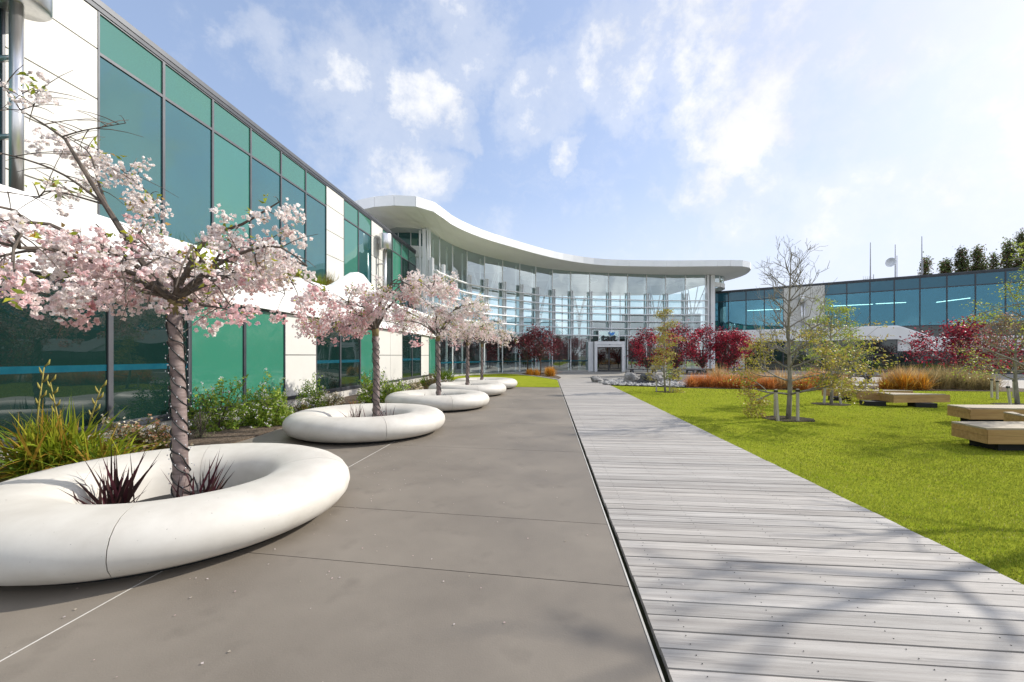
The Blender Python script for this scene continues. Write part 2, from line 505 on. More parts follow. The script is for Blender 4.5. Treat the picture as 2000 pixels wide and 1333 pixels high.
def np_mesh(name, verts, faces, colors, mat, parent=None, smooth=False):
    """verts (n,3), faces (m,k) with one k, colors (n,3)"""
    me = bpy.data.meshes.new(name)
    n, (m, k) = len(verts), faces.shape
    me.vertices.add(n)
    me.vertices.foreach_set('co', np.ascontiguousarray(verts, np.float32).ravel())
    me.loops.add(m * k)
    me.loops.foreach_set('vertex_index', np.ascontiguousarray(faces, np.int32).ravel())
    me.polygons.add(m)
    me.polygons.foreach_set('loop_start', np.arange(0, m * k, k, dtype=np.int32))
    me.update(calc_edges=True)
    at = me.color_attributes.new('Col', 'FLOAT_COLOR', 'POINT')
    cc = np.ones((n, 4), np.float32)
    cc[:, :3] = colors
    at.data.foreach_set('color', cc.ravel())
    if smooth:
        me.polygons.foreach_set('use_smooth', [True] * m)
    me.materials.append(M[mat] if isinstance(mat, str) else mat)
    o = bpy.data.objects.new(name, me)
    COL.objects.link(o)
    if parent is not None:
        o.parent = parent
    return o


def thing(name, label, cat, loc=(0, 0, 0), rz=0.0, group=None):
    o = bpy.data.objects.new(name, None)
    COL.objects.link(o)
    o.empty_display_size = .2
    o.location = loc
    o.rotation_euler = (0, 0, rz)
    return tag(o, label, cat, group)


def tag(o, label=None, cat=None, group=None, kind=None):
    if label:
        o['label'] = label
    if cat:
        o['category'] = cat
    if group:
        o['group'] = group
    if kind:
        o['kind'] = kind
    return o


def copy_tree(root, loc, rz=0.0, scale=1.0, label=None):
    r = root.copy()
    COL.objects.link(r)
    r.location = loc
    r.rotation_euler = (0, 0, rz)
    r.scale = (scale,) * 3
    if label:
        r['label'] = label
    for ch in list(root.children):
        c = ch.copy()
        COL.objects.link(c)
        c.parent = r
        for g in list(ch.children):
            d = g.copy()
            COL.objects.link(d)
            d.parent = c
    return r


# ---- foliage arrays
def unit(a):
    return a / np.maximum(np.linalg.norm(a, axis=1, keepdims=True), 1e-9)


def leaves(P, size, rng, aspect=.55, normal=None, flat=0.0, fold=0.15):
    """one diamond leaf at every point of P; returns verts (4n,3) and faces (n,4)"""
    n = len(P)
    size = np.broadcast_to(np.asarray(size, float), (n,))[:, None]
    nr = rng.normal(size=(n, 3))
    nr[:, 2] += flat
    if normal is not None:
        nr = nr * .6 + normal * 1.2
    nr = unit(nr)
    a = unit(np.cross(nr, rng.normal(size=(n, 3))))
    b = np.cross(nr, a)
    v = np.empty((n, 4, 3))
    v[:, 0] = P - a * size * .5
    v[:, 1] = P + b * size * .5 * aspect + nr * size * fold
    v[:, 2] = P + a * size * .5
    v[:, 3] = P - b * size * .5 * aspect + nr * size * fold
    return v.reshape(-1, 3), np.arange(4 * n).reshape(n, 4)


def tint(n, rng, cols, w=None, jit=.12):
    cols = np.asarray(cols, float)
    k = rng.choice(len(cols), n, p=w)
    c = cols[k] * (1 + rng.normal(size=(n, 1)) * jit)
    return np.clip(c, 0, 1)


def blades(base, direc, length, width, rng, droop=.5, segs=3, lift=0.0):
    """arching strap leaves: base (n,3), direc (n,3) unit start direction"""
    n = len(base)
    length = np.broadcast_to(np.asarray(length, float), (n,))[:, None]
    width = np.broadcast_to(np.asarray(width, float), (n,))[:, None]
    droop = np.broadcast_to(np.asarray(droop, float), (n,))[:, None]
    side = unit(np.cross(direc, np.array([0, 0, 1.0])) + rng.normal(size=(n, 3)) * .25)
    V = np.empty((n, 2 * (segs + 1), 3))
    for i in range(segs + 1):
        t = i / segs
        p = base + direc * length * t
        p[:, 2] -= (droop * length * t * t)[:, 0]
        w = width * (1 - t ** 2.2) * (.55 + .9 * t * (1 - t) * 2) + 1e-4
        V[:, 2 * i] = p - side * w / 2
        V[:, 2 * i + 1] = p + side * w / 2
    idx = np.arange(n)[:, None] * (2 * (segs + 1))
    fs = []
    for i in range(segs):
        fs.append(np.concatenate([idx + 2 * i, idx + 2 * i + 1, idx + 2 * i + 3, idx + 2 * i + 2], 1))
    return V.reshape(-1, 3), np.concatenate(fs, 0), 2 * (segs + 1)


def merge(parts):
    """parts: list of (verts, faces, colors per vert)"""
    vs, fs, cs, o = [], [], [], 0
    for v, f, c in parts:
        vs.append(v)
        fs.append(f + o)
        cs.append(c)
        o += len(v)
    return np.concatenate(vs), np.concatenate(fs), np.concatenate(cs)
# ================================================================== SETTING
rnd = random.Random(7)


def structure(mb, name, mat, origin=None, smooth=False):
    o = mb.build(name, mat, None, smooth)
    tag(o, kind='structure')
    return o


def site_obj(o):
    o.rotation_euler = (0, 0, -TH)   # local x = v (right), local y = u (along the walk)
    return o


BW0, BW1 = .60, 3.26      # boardwalk edges in v
mb = MB()
mb.box(-500, 500, -300, 700, -.30, -.12)
structure(mb, 'ground', 'ground')

# concrete paving: slabs with saw-cut joints, local x = v, y = u
mb = MB()
cuts = [-7, -3.2, .6, 2.94, 3.99, 6.9, 9.6, 12.4, 15.2, 18.0, 20.75]
vc = [(-8.6, -2.862), (-2.858, BW0 - .045)]
sk = -.075
for i in range(len(cuts) - 1):
    for j, (a, b) in enumerate(vc):
        g = .004
        y0a, y0b = cuts[i] + sk * a + g, cuts[i] + sk * b + g
        y1a, y1b = cuts[i + 1] + sk * a - g, cuts[i + 1] + sk * b - g
        if i == len(cuts) - 2:
            y1a = y1b = 20.75
        k = 1 + rnd.uniform(-.05, .05)
        mb.col = (k, k, k)
        mb.hexa([(a, y0a, -.1), (b, y0b, -.1), (b, y1b, -.1), (a, y1a, -.1)], [(a, y0a, 0), (b, y0b, 0), (b, y1b, 0), (a, y1a, 0)])
site_obj(structure(mb, 'paving', 'concrete'))

mb = MB()
mb.box(-2.8645, -2.8555, -7, 20.7, -.05, .0015)
site_obj(structure(mb, 'paving_joint', 'kerb'))

# thin pale edging strip of the paving and the drain gap
mb = MB()
mb.box(BW0 - .045, BW0 - .033, -7, 27.5, -.1, .004)
site_obj(structure(mb, 'paving_edge', 'kerb'))

# boardwalk: every board is real
mb = MB()
p = .145
n = int((27.6 + 7) / p)
rb = random.Random(3)
for i in range(n):
    u = -7 + i * p
    k = 1 + rb.uniform(-.17, .11)
    w = rb.uniform(-.012, .012)
    mb.col = (k + w, k, k - w)
    dz = rb.uniform(-.002, .002)
    e = rb.uniform(-.004, .004)
    sl = .012
    mb.hexa([(BW0 + e, u, -.02), (BW1 + e, u - sl, -.02), (BW1 + e, u + p - .007 - sl, -.02), (BW0 + e, u + p - .007, -.02)],
            [(BW0 + e, u + .002, .022 + dz), (BW1 + e, u + .002 - sl, .022 + dz), (BW1 + e, u + p - .010 - sl, .022 + dz), (BW0 + e, u + p - .009, .022 + dz)])
board = site_obj(structure(mb, 'boardwalk', 'board'))
mb = MB()
for v in (.78, 1.35, 1.92, 2.5, 3.1):
    for i in range(20, 130):
        u = -7 + i * p
        for q in (.035, .1):
            x, y = v + rb.uniform(-.012, .012), u + q + rb.uniform(-.006, .006)
            mb.lathe([(.0032, .0235), (.0032, .0252)], 6, x, y)
o = site_obj(structure(mb, 'boardwalk_screws', 'dark'))
o['kind'] = 'stuff'

# lawn on the right
mb = MB()
back = [G(1180, 753.2), G(1337, 758.3), G(1480, 761.8), G(1700, 763), G(2000, 766), Vector((40, 17, 0)), Vector((75, 12, 0))]
lp = [S(-7, BW1 + .02), S(21.9, BW1 + .02)] + back + [Vector((75, -10, 0))]
mb.prism([(q.x, q.y) for q in lp], -.1, .0)
structure(mb, 'lawn', 'lawn')
LAWN_R = [(q.x, q.y) for q in lp]
# lawn patch on the left before the lobby
lq = [S(20.8, -5.0), S(20.8, BW0 - .05), S(27.0, BW0 - .05), S(31, -.9), S(34.5, -2.6), S(36.2, -4.2), S(33, -7), S(24, -7)]
mb = MB()
mb.prism([(q.x, q.y) for q in lq], -.1, .012)
structure(mb, 'lawn', 'lawn')
LAWN_L = [(q.x, q.y) for q in lq]
mb = MB()
for a, b in ((S(27.2, BW0 - .02), S(31.1, -.86)), (S(31.1, -.86), S(34.6, -2.55)), (S(34.6, -2.55), S(36.3, -4.2))):
    mb.bar(a + Vector((0, 0, .0)), b + Vector((0, 0, .0)), .12, .1)
structure(mb, 'kerb', 'kerb')

# plaza in front of the lobby
mb = MB()
pz = [S(27.0, BW0 + .0), S(27.0, BW1 + .8), Vector((9.6, 22.3, 0)), Vector((10, 20.6, 0)), Vector((18, 19.4, 0)), Vector((46, 17.6, 0)), Vector((60, 30, 0)), Vector((28, 50, 0)), Vector((-8, 44, 0)), S(36, -7)]
mb.prism([(q.x, q.y) for q in pz], -.11, -.006)
structure(mb, 'plaza', 'plaza')

# garden bed along the left building
mb = MB()
edge = [(-7, -5.3), (1, -5.35), (4, -5.5), (7.5, -5.75), (9.4, -6.0), (10.6, -5.4), (12, -4.9), (14, -4.5), (17, -4.0), (20.9, -3.5)]
bed = [S(u, v) for u, v in edge] + [S(24, -5.2), S(28, -7.0), S(28, -7.9), S(-7, -7.9)]
mb.prism([(q.x, q.y) for q in bed], -.05, .025)
structure(mb, 'garden_bed', 'mulch')


def inside(x, y, poly):
    x, y = np.asarray(x), np.asarray(y)
    r = np.zeros(x.shape, bool)
    j = len(poly) - 1
    for i in range(len(poly)):
        xi, yi = poly[i]
        xj, yj = poly[j]
        with np.errstate(divide='ignore', invalid='ignore'):
            c = ((yi > y) != (yj > y)) & (x < (xj - xi) * (y - yi) / (yj - yi + 1e-12) + xi)
        r ^= c
        j = i
    return r


def grass_blades():
    rng = np.random.default_rng(11)
    n = 620000
    # more blades close by, where they show
    Y = np.exp(rng.uniform(math.log(2.3), math.log(24), n))
    X = rng.uniform(-.3, 2.0, n) * Y
    ok = inside(X, Y, LAWN_R) | inside(X, Y, LAWN_L)
    ok &= rng.random(n) < np.clip((Y / 6) ** .6, .25, 1)
    X, Y = X[ok], Y[ok]
    n = len(X)
    b = np.stack([X, Y, np.zeros(n)], 1)
    d = unit(np.stack([rng.normal(size=n) * .5, rng.normal(size=n) * .5, np.full(n, 1.0)], 1))
    grow = np.clip(Y / 9, 1, 2.2)
    h = rng.uniform(.014, .034, n) * (.8 + .2 * grow)
    w = rng.uniform(.0022, .0042, n) * grow
    s = unit(np.stack([rng.normal(size=n), rng.normal(size=n), np.zeros(n)], 1))
    v = np.empty((n, 3, 3))
    v[:, 0] = b - s * w[:, None]
    v[:, 1] = b + s * w[:, None]
    v[:, 2] = b + d * h[:, None]
    c = tint(n, rng, [(.24, .275, .030), (.28, .30, .034), (.175, .23, .026), (.41, .37, .15)], [.45, .31, .21, .03], .08)
    patch = .90 + .17 * np.sin(X * .9 + 1.3 * np.sin(Y * .6)) * np.sin(Y * .8 + X * .35) + .10 * np.sin(X * 2.3 - Y * 1.7 + 2 * np.sin(X * .7)) * np.sin(Y * 2.1 + X)
    c = np.clip(c * patch[:, None], 0, 1)
    o = np_mesh('grass', v.reshape(-1, 3), np.arange(3 * n).reshape(n, 3), np.repeat(c, 3, 0), 'blade')
    tag(o, 'short mown yellow green grass of the lawns', 'grass', kind='stuff')


grass_blades()


def fallen_petals():
    rng = np.random.default_rng(5)
    n = 420
    u = rng.uniform(1.6, 20, n)
    v = np.clip(-3.0 + np.abs(rng.normal(size=n)) * 1.9, -5, 3.2)
    # most of them lie in drifts round the planters
    k = rng.integers(0, 5, 260)
    pl = np.array([(4.4, -3.7), (8.9, -3.8), (12.6, -3.45), (16.6, -3.3), (20.0, -3.1)])[k]
    a = rng.uniform(-2.6, .9, 260)
    rr = 1.62 + np.abs(rng.normal(size=260)) * .22
    u = np.concatenate([u, pl[:, 0] + np.sin(a) * rr])
    v = np.concatenate([v, pl[:, 1] + np.cos(a) * rr])
    n += 260
    z = np.where(v > BW0 - .05, .03, .006)
    P = np.stack([DU.x * u + DV.x * v, DU.y * u + DV.y * v, z], 1)
    vv, ff = leaves(P, rng.uniform(.009, .020, n), rng, .8, flat=8)
    c = tint(n, rng, [(.62, .55, .53), (.55, .42, .40), (.42, .37, .30)], [.6, .25, .15])
    o = np_mesh('petals', vv, ff, np.repeat(c, 4, 0), 'petal')
    tag(o, 'fallen pale petals scattered over the paving', 'petals', kind='stuff')


fallen_petals()

# ================================================================== LEFT OFFICE BUILDING
# local x runs along the walk, local y goes into the building, so the front looks to -y
VU, VL = 9.2, 7.8                    # distance of the upper and of the lower front from the viewer's line
ROOF = 8.88
DEP = VU - VL                        # the lower storey stands this far forward


def facade_window(parent, x0, x1, y, bars, mat, fr='frame', fw=.032, fd=.09, stripe=None):
    """a framed window: bars = heights of its horizontal members, one material per light"""
    f = MB()
    z0, z1 = bars[0], bars[-1]
    f.box(x0, x0 + fw, y - .02, y + fd, z0, z1)
    f.box(x1 - fw, x1, y - .02, y + fd, z0, z1)
    for k, z in enumerate(bars):
        lo = z if k == 0 else z - fw
        hi = z if k == len(bars) - 1 else z + fw
        f.box(x0 + fw, x1 - fw, y - .017, y + fd - .003, lo, hi)
    w = f.build('window', fr, parent)
    for k in range(len(bars) - 1):
        q = MB()
        q.box(x0 + fw * .8, x1 - fw * .8, y + .012, y + .03, bars[k] + fw * .7, bars[k + 1] - fw * .7)
        m = mat[k] if isinstance(mat, (list, tuple)) else mat
        ms = [m]
        if stripe and bars[k] < stripe[0] < bars[k + 1]:
            q.mi = 1
            q.box(x0 + fw, x1 - fw, y + .0085, y + .0115, stripe[0], stripe[1])
            ms.append('stripe')
        q.build('pane', ms, w)
    return w


def cladding(parent, x0, x1, y, joints, mat='white', t=.12):
    """white panels with dark shadow joints"""
    q = MB()
    for a, b in zip(joints[:-1], joints[1:]):
        q.box(x0 + .010, x1 - .010, y - .012, y + t, a + .013, b - .013)
    c = q.build('cladding_panel', mat, parent)
    return c


def band_of(parent, st, y0, y1, mat='band'):
    """the white ledge: a solid lofted along the front through stations (x, bottom, top)"""
    q = MB()
    vs, fs = [], []
    r = .10
    for x, zb, zt in st:
        vs += [(x, y0, zb), (x, y0, zt - r), (x, y0 + .03, zt - r * .35), (x, y0 + r, zt), (x, y1, zt), (x, y1, zt - .3), (x, y1 - .05, zb + .02), (x, y1, zb)]
    m = 8
    for i in range(len(st) - 1):
        for k in range(m):
            fs.append((i * m + k, i * m + (k + 1) % m, (i + 1) * m + (k + 1) % m, (i + 1) * m + k))
    fs.append(tuple(reversed(range(m))))
    fs.append(tuple(range((len(st) - 1) * m, len(st) * m)))
    q._add(vs, fs)
    return q.build('ledge', mat, parent)


def downpipe(parent, x, y, zbot, head_z0, head_z1, rad=.34, twin=True):
    q = MB()
    q.lathe([(.085, zbot), (.085, head_z0 + .05)], 16, x, y)
    q.X = Matrix.Translation((x + .24, y + .05, 0))
    if twin:
        q.lathe([(.05, zbot), (.05, head_z0 + .05)], 12)
    q.X = None
    for z in (5.2, 6.5):
        q.box(x - .04, x + .04, y, 0.0, z, z + .06)
    pipe = q.build('downpipe', 'steel', parent, True)
    h = MB()
    h.lathe([(rad * .92, head_z0), (rad, head_z0 + .03), (rad, head_z1 - .02), (rad * .97, head_z1), (rad * .9, head_z1), (rad * .88, head_z1 - .12)], 28, x, y)
    h.box(x - .1, x + .1, y + rad * .9, 0.0, head_z0 + .35, head_z0 + .42)
    h.build('rain_head', 'steel', pipe, True)
    return pipe


def left_building():
    org = S(0, -VU)
    b = thing('office_building', 'long two storey office with green glass and white panels behind the cherry trees', 'building', org, PI / 2 - TH)
    X0, X1 = -14.0, 27.72
    # body
    q = MB()
    q.box(X0, X1 - .02, .14, 13, -.1, 8.7)
    q.box(X0, X1 - .02, -DEP + .14, .135, -.1, 3.0)
    q.build('wall', 'interior', b)
    q = MB()
    q.box(X0, X1 + .05, -.05, 13.1, 8.76, ROOF)
    q.build('roof', 'frame', b)
    q = MB()
    q.box(X0 + .3, X1 - .3, .3, 12.8, ROOF + .003, ROOF + .02)
    q.build('roof_bounce_sheet', 'kerb', b)  # pale sheet added on the unseen roof to bounce light onto the soffit
    q = MB()
    q.box(X0, X1 + .02, -.035, .13, 8.66, 8.757)
    q.build('roof_edge', 'frame_dark', b)
    # upper front, grid of 1.44 m
    g0, gw = .8245 * VU, .15665 * VU
    kinds = {-1: 'p', 6: 'p', 9: 'p', -4: 'p', -9: 'p'}
    up = {0: 'g_vision', 1: 'g_vision', 2: 'g_blind', 3: 'g_vision', 4: 'g_vision', 5: 'g_vision', 7: 'g_blind', 8: 'g_vision', 10: 'g_dark', 11: 'g_green', 12: 'g_dark', 13: 'g_dark'}
    for k in range(-14, 14):
        x0, x1 = g0 + gw * k, g0 + gw * (k + 1)
        if kinds.get(k) == 'p':
            cladding(b, x0, x1, 0.0, [4.0, 4.78, 5.81, 6.84, 7.87, 8.655])
        else:
            facade_window(b, x0, x1, 0.0, [4.0, 7.80, 8.655], [up.get(k, 'g_vision'), 'g_spandrel'], stripe=None)
    # lower front, grid of 1.62 m
    h0, hw = .851 * VL, .2078 * VL
    # local x of the lower front: same u
    low = {-2: 'g_dark', -1: 'g_dark', 0: 'g_dark', 1: 'g_green', 2: 'g_green', 3: 'p', 4: 'g_dark', 5: 'g_dark', 6: 'g_green', 7: 'p', 8: 'p', 9: 'g_dark', 10: 'g_dark', 11: 'p', 12: 'g_green'}
    for k in range(-10, 13):
        x0, x1 = h0 + hw * k, h0 + hw * (k + 1)
        t = low.get(k, 'g_dark')
        if t == 'p':
            cladding(b, x0, x1, -DEP, [.36, 1.62, 2.86])
        else:
            facade_window(b, x0, x1, -DEP, [.36, 2.86], t, fw=.042, fr='frame' if k not in (1, 2) else 'frame_dark', stripe=(1.33, 1.44) if t == 'g_dark' else None)
    q = MB()
    q.box(X0, X1, -DEP - .035, -DEP + .13, .27, .355)
    q.build('sill', 'frame_dark', b)
    q = MB()
    q.box(X0, X1, -DEP - .005, -DEP + .13, -.1, .267)
    q.build('plinth', 'kerb', b)
    q = MB()
    q.box(X0, X1, -DEP - .03, -DEP + .13, 2.863, 2.93)
    q.build('head_rail', 'frame_dark', b)
    # end wall
    q = MB()
    q.box(X1 - .015, X1 + .03, -.0, 13, 3.0, 8.655)
    q.box(X1 - .015, X1 + .03, -DEP, 13, -.1, 2.995)
    q.build('end_wall', 'white', b)
    # ledge
    st = [(X0, 2.87, 4.03), (13.3, 2.87, 4.03), (13.8, 2.87, 4.04), (14.1, 2.87, 4.12), (15.75, 2.87, 4.93), (16.05, 2.87, 5.0), (16.4, 2.87, 5.0), (18.2, 2.87, 4.35), (18.6, 2.87, 4.25), (X1, 2.87, 4.25)]
    band_of(b, st, -DEP - .16, -DEP + .12)
    q = MB()
    q.box(X0, X1 - .02, -DEP + .125, -.03, 2.95, 3.96)
    q.build('ledge_soil', 'soil', b)
    # sloping white flank where the ledge steps up
    q = MB()
    q.hexa([(13.9, -DEP + .125, 3.6), (16.1, -DEP + .125, 3.6), (18.4, -.05, 3.6), (16.2, -.05, 3.6)],
           [(13.9, -DEP + .125, 4.05), (16.1, -DEP + .125, 4.97), (18.4, -.05, 4.97), (16.2, -.05, 4.05)])
    q.build('ledge_flank', 'band', b)
    downpipe(b, 21.35, -.42, 3.9, 7.3, 8.12)
    downpipe(b, 6.02, -.42, 3.9, 7.42, 8.6, .40, False)
    return b


LB = left_building()

# ================================================================== RIGHT OFFICE BUILDING
RB0 = Vector((22.8, 46.8, 0))
RT = Vector((19.2, -13.2, 0)).normalized()
RANG = math.atan2(RT.y, RT.x)


def right_building():
    b = thing('office_building', 'wide two storey office with blue glass and a pale stepped ledge beyond the lawn', 'building', RB0, RANG)
    X1 = 52.0
    pit = 1.715
    q = MB()
    q.box(0, X1, 5.0, 16, -.1, 8.5)            # core
    q.box(-.0, X1, .2, 5.0, 3.1, 4.1)           # floor
    q.box(0, X1, .2, 5.0, 8.35, 8.7)            # ceiling
    q.box(-.02, .1, .2, 5.0, 4.1, 8.35)
    q.box(X1 - .1, X1, .2, 5.0, 4.1, 8.35)
    q.box(0, X1, -DEP + .14, .19, -.1, 2.0)
    q.build('wall', 'interior', b)
    q = MB()
    q.box(-.05, X1 + .05, -.06, 16.1, 8.76, ROOF)
    q.build('roof', 'frame_dark', b)
    q = MB()
    q.box(0, X1, -.03, .13, 8.68, 8.757)
    q.build('roof_edge', 'frame_dark', b)
    for k in range(30):
        x0, x1 = pit * k, pit * (k + 1)
        if x1 > X1:
            break
        if k in (4, 5):
            cladding(b, x0, x1, 0.0, [3.2, 4.75, 8.67])
        else:
            facade_window(b, x0, x1, 0.0, [3.0, 4.3, 7.66, 8.67], ['g_dark', 'g_blue', 'g_blue_spandrel'], 'frame_dark', fw=.045)
    pipe = downpipe(b, pit * 4.9, -.40, 4.2, 7.0, 7.75, .30)
    # lower storey
    kinds = {1: 'p'}
    for k in range(30):
        x0, x1 = pit * k, pit * (k + 1)
        if x1 > X1:
            break
        if kinds.get(k, 'g_dark') == 'p':
            cladding(b, x0, x1, -DEP, [.2, 1.6, 3.05])
        else:
            top = 3.05 if x1 < 16.0 else 2.0
            facade_window(b, x0, x1, -DEP, [.2, top], 'g_dark', 'frame_dark', fw=.045)
    xs = 15.45
    st = [(-.3, 3.07, 4.32), (xs - .2, 3.07, 4.32), (xs, 3.07, 4.30), (xs + .2, 3.0, 4.24), (xs + 2.15, 2.06, 3.30), (xs + 2.4, 1.98, 3.22), (X1, 1.98, 3.22)]
    band_of(b, st, -DEP - .14, -DEP + .14)
    q = MB()
    q.box(0, xs, -DEP + .145, -.03, 3.1, 4.0)
    q.box(xs + 2.4, X1, -DEP + .145, -.03, 2.0, 2.9)
    q.hexa([(xs, -DEP + .145, 2.0), (xs + 2.4, -DEP + .145, 2.0), (xs + 2.4, -.03, 2.0), (xs, -.03, 2.0)],
           [(xs, -DEP + .145, 4.0), (xs + 2.4, -DEP + .145, 2.9), (xs + 2.4, -.03, 2.9), (xs, -.03, 4.0)])
    q.build('ledge_top', 'band', b)
    q = MB()
    q.box(0, X1, -DEP - .03, -DEP + .13, .1, .195)
    q.build('sill', 'frame_dark', b)
    q = MB()
    q.box(0, X1, -DEP, -DEP + .13, -.1, .097)
    q.build('plinth', 'kerb', b)
    # office lights seen through the blue glass
    for x0, y0, x1, y1 in ((3.4, 1.9, 6.7, 2.3), (10.9, 1.9, 14.2, 2.3), (14.4, 2.0, 16.6, 2.3), (19.0, 3.8, 20.6, 1.4), (25, 2, 28, 2.3)):
        q = MB()
        q.bar((x0, y0, 6.7), (x1, y1, 6.7), .09, .05)
        q.build('light_tube', 'strip_light', b)
    return b


RB = right_building()

# ================================================================== GLASS LOBBY
LO = Vector((8, 42, 0))


def resample(pts, n):
    P = np.array([tuple(p) for p in pts], float)
    # smooth by Catmull-Rom, then equal arc length
    Q = []
    for i in range(len(P) - 1):
        p0, p1, p2, p3 = P[max(i - 1, 0)], P[i], P[i + 1], P[min(i + 2, len(P) - 1)]
        for t in np.linspace(0, 1, 12, endpoint=False):
            Q.append(.5 * ((2 * p1) + (-p0 + p2) * t + (2 * p0 - 5 * p1 + 4 * p2 - p3) * t * t + (-p0 + 3 * p1 - 3 * p2 + p3) * t ** 3))
    Q.append(P[-1])
    Q = np.array(Q)
    s = np.concatenate([[0], np.cumsum(np.linalg.norm(np.diff(Q, axis=0), axis=1))])
    t = np.linspace(0, s[-1], n)
    return np.stack([np.interp(t, s, Q[:, k]) for k in range(Q.shape[1])], 1)


def lobby():
    b = thing('lobby_building', 'tall curved glass entrance hall under a sweeping white canopy roof', 'building', LO)
    O = tuple(LO)
    ZT = 9.95
    front = [(-5.62, 27.3), (-5.38, 28.7), (-4.06, 32.5), (-2.19, 35), (0, 37), (2.45, 39.2), (5.1, 40.8), (10.5, 42.2), (16.2, 43.0), (20.3, 43.0)]
    nb = 16
    gp = resample(front, nb + 1)
    # ---- roof
    fas = [(-12.5, 29.5), (-10.9, 25.9), (-8.6, 24.3), (-7.1, 23.85), (-5.75, 23.95), (-4.75, 24.9), (-3.9, 27.6), (-2.2, 30.4), (0, 32.9), (2.4, 35.4), (4.7, 37.4), (7.4, 39.0), (10, 39.8), (15, 40.15), (20, 40), (22.2, 40.0), (23.6, 40.7), (24.5, 42.2), (25.2, 44.6), (25.1, 47.0), (24.3, 50)]
    # cut the nose as flat panels, as it is built
    nf = 46
    fp = resample(fas, nf + 1)
    inner = [(-9.6, 30.5), (-9.0, 28.4), (-8.3, 27.5), (-7.3, 26.95), (-6.2, 27.4), (-5.62, 28.0), (-4.9, 30.5), (-3.4, 33.4), (-1.2, 36.0), (1.4, 38.4), (4.0, 40.2), (7.0, 41.4), (10.5, 42.1), (16.2, 42.9), (20.3, 42.9), (21.6, 43.2), (22.7, 43.9), (23.3, 44.9), (23.6, 46.1), (23.5, 47.5), (23.0, 50)]
    ip = resample(inner, nf + 1)
    ZF0, ZF1 = 10.32, 10.92
    r = MB()
    pts = [(q[0], q[1]) for q in fp] + [(22, 58), (-2, 60), (-14, 44)]
    r.prism(pts, ZF0 + .06, ZF1 - .02)
    roof = r.build('roof', 'soffit', b, origin=O)
    f = MB()
    rr = random.Random(4)
    for i in range(nf):
        a, c = Vector((*fp[i], 0)), Vector((*fp[i + 1], 0))
        d = (c - a).normalized()
        nrm = Vector((d.y, -d.x, 0))
        a2, c2 = a + d * .006, c - d * .006
        k = 1 + rr.uniform(-.03, .03)
        f.col = (k, k, k)
        f.hexa([(*(a2 + nrm * -.02).xy, ZF0), (*(c2 + nrm * -.02).xy, ZF0), (*(c2 + nrm * .04).xy, ZF0), (*(a2 + nrm * .04).xy, ZF0)],
               [(*(a2 + nrm * -.02).xy, ZF1), (*(c2 + nrm * -.02).xy, ZF1), (*(c2 + nrm * .06).xy, ZF1), (*(a2 + nrm * .06).xy, ZF1)])
    f.build('fascia', 'fascia', roof, origin=O)
    s = MB()
    for i in range(nf):
        a, c, e, g = fp[i], fp[i + 1], ip[i + 1], ip[i]
        A, C, E, H = Vector((*a, ZF0)), Vector((*c, ZF0)), Vector((*e, ZT + .12)), Vector((*g, ZT + .12))
        rows = 2 if i < 14 else 1
        for k in range(rows):
            t0, t1 = k / rows + .004, (k + 1) / rows - .004
            sd = (C - A).normalized() * .009
            s.quad(A.lerp(H, t0) + sd, C.lerp(E, t0) - sd, C.lerp(E, t1) - sd, A.lerp(H, t1) + sd)
    s.build('soffit', 'soffit', roof, origin=O)
    c = MB()
    c.poly([(q[0], q[1], ZT + .16) for q in ip] + [(22, 57.5, ZT + .16), (-2, 59.5, ZT + .16), (-10, 44, ZT + .16)])
    c.build('ceiling', 'interior_grey', roof, origin=O)
    # ---- floor and rear of the hall
    fl = MB()
    fl.prism([(q[0], q[1]) for q in gp] + [(24, 50), (22, 57), (-2, 59), (-10, 44), (-10, 29)], -.1, .02)
    fl.build('floor', 'interior_pale', b, origin=O)
    pl = MB()
    for i in range(nb):
        a, c_ = Vector((*gp[i], 0)), Vector((*gp[i + 1], 0))
        d = (c_ - a).normalized()
        n_ = Vector((d.y, -d.x, 0))
        pl.hexa([a + n_ * .12, c_ + n_ * .12, c_ - n_ * .1, a - n_ * .1], [p_ + Vector((0, 0, .11)) for p_ in (a + n_ * .12, c_ + n_ * .12, c_ - n_ * .1, a - n_ * .1)])
    pl.build('plinth', 'kerb', b, origin=O)
    w = MB()
    w.bar((-9, 45, 2.1), (-1, 56.5, 2.1), .2, 4.2)
    w.bar((-1, 56.6, 2.1), (11, 57.5, 2.1), .2, 4.2)
    w.bar((11.05, 57.5, 3.2), (23, 55.5, 3.2), .2, 6.4)
    w.build('rear_wall', 'interior_mid', b, origin=O)
    # rear glazing bars and glass above the rear wall
    rg = MB()
    rp = [(-9, 45), (-5, 50.7), (-1, 56.5), (3, 56.9), (7, 57.2), (11, 57.5), (15, 56.8), (19, 56.2), (23, 55.5)]
    for q in rp:
        rg.box(q[0] - .07, q[0] + .07, q[1] - .07, q[1] + .07, 4.2, ZT + .15)
    for z in (4.25, 6.2, 8.1):
        for a, c_ in zip(rp[:-1], rp[1:]):
            rg.bar((*a, z), (*c_, z), .08, .1)
    rw = rg.build('rear_window', 'frame', b, origin=O)
    gl = MB()
    for a, c_ in zip(rp[:-1], rp[1:]):
        gl.quad((*a, 4.2), (*c_, 4.2), (*c_, ZT), (*a, ZT))
    gl.build('pane', 'g_back', rw, origin=O)
    # upper gallery and its fronts
    g = MB()
    g.prism([(-4.5, 40), (-1.0, 44.2), (4, 47.2), (9.3, 48.6), (9.3, 56.4), (-1, 56.3), (-8.4, 46)], 3.62, 3.95)
    g.prism([(13.2, 49.0), (18, 49.2), (22.6, 48.6), (22.6, 55.3), (13.2, 56.6)], 3.62, 3.95)
    g.build('gallery', 'interior_mid', b, origin=O)
    g = MB()
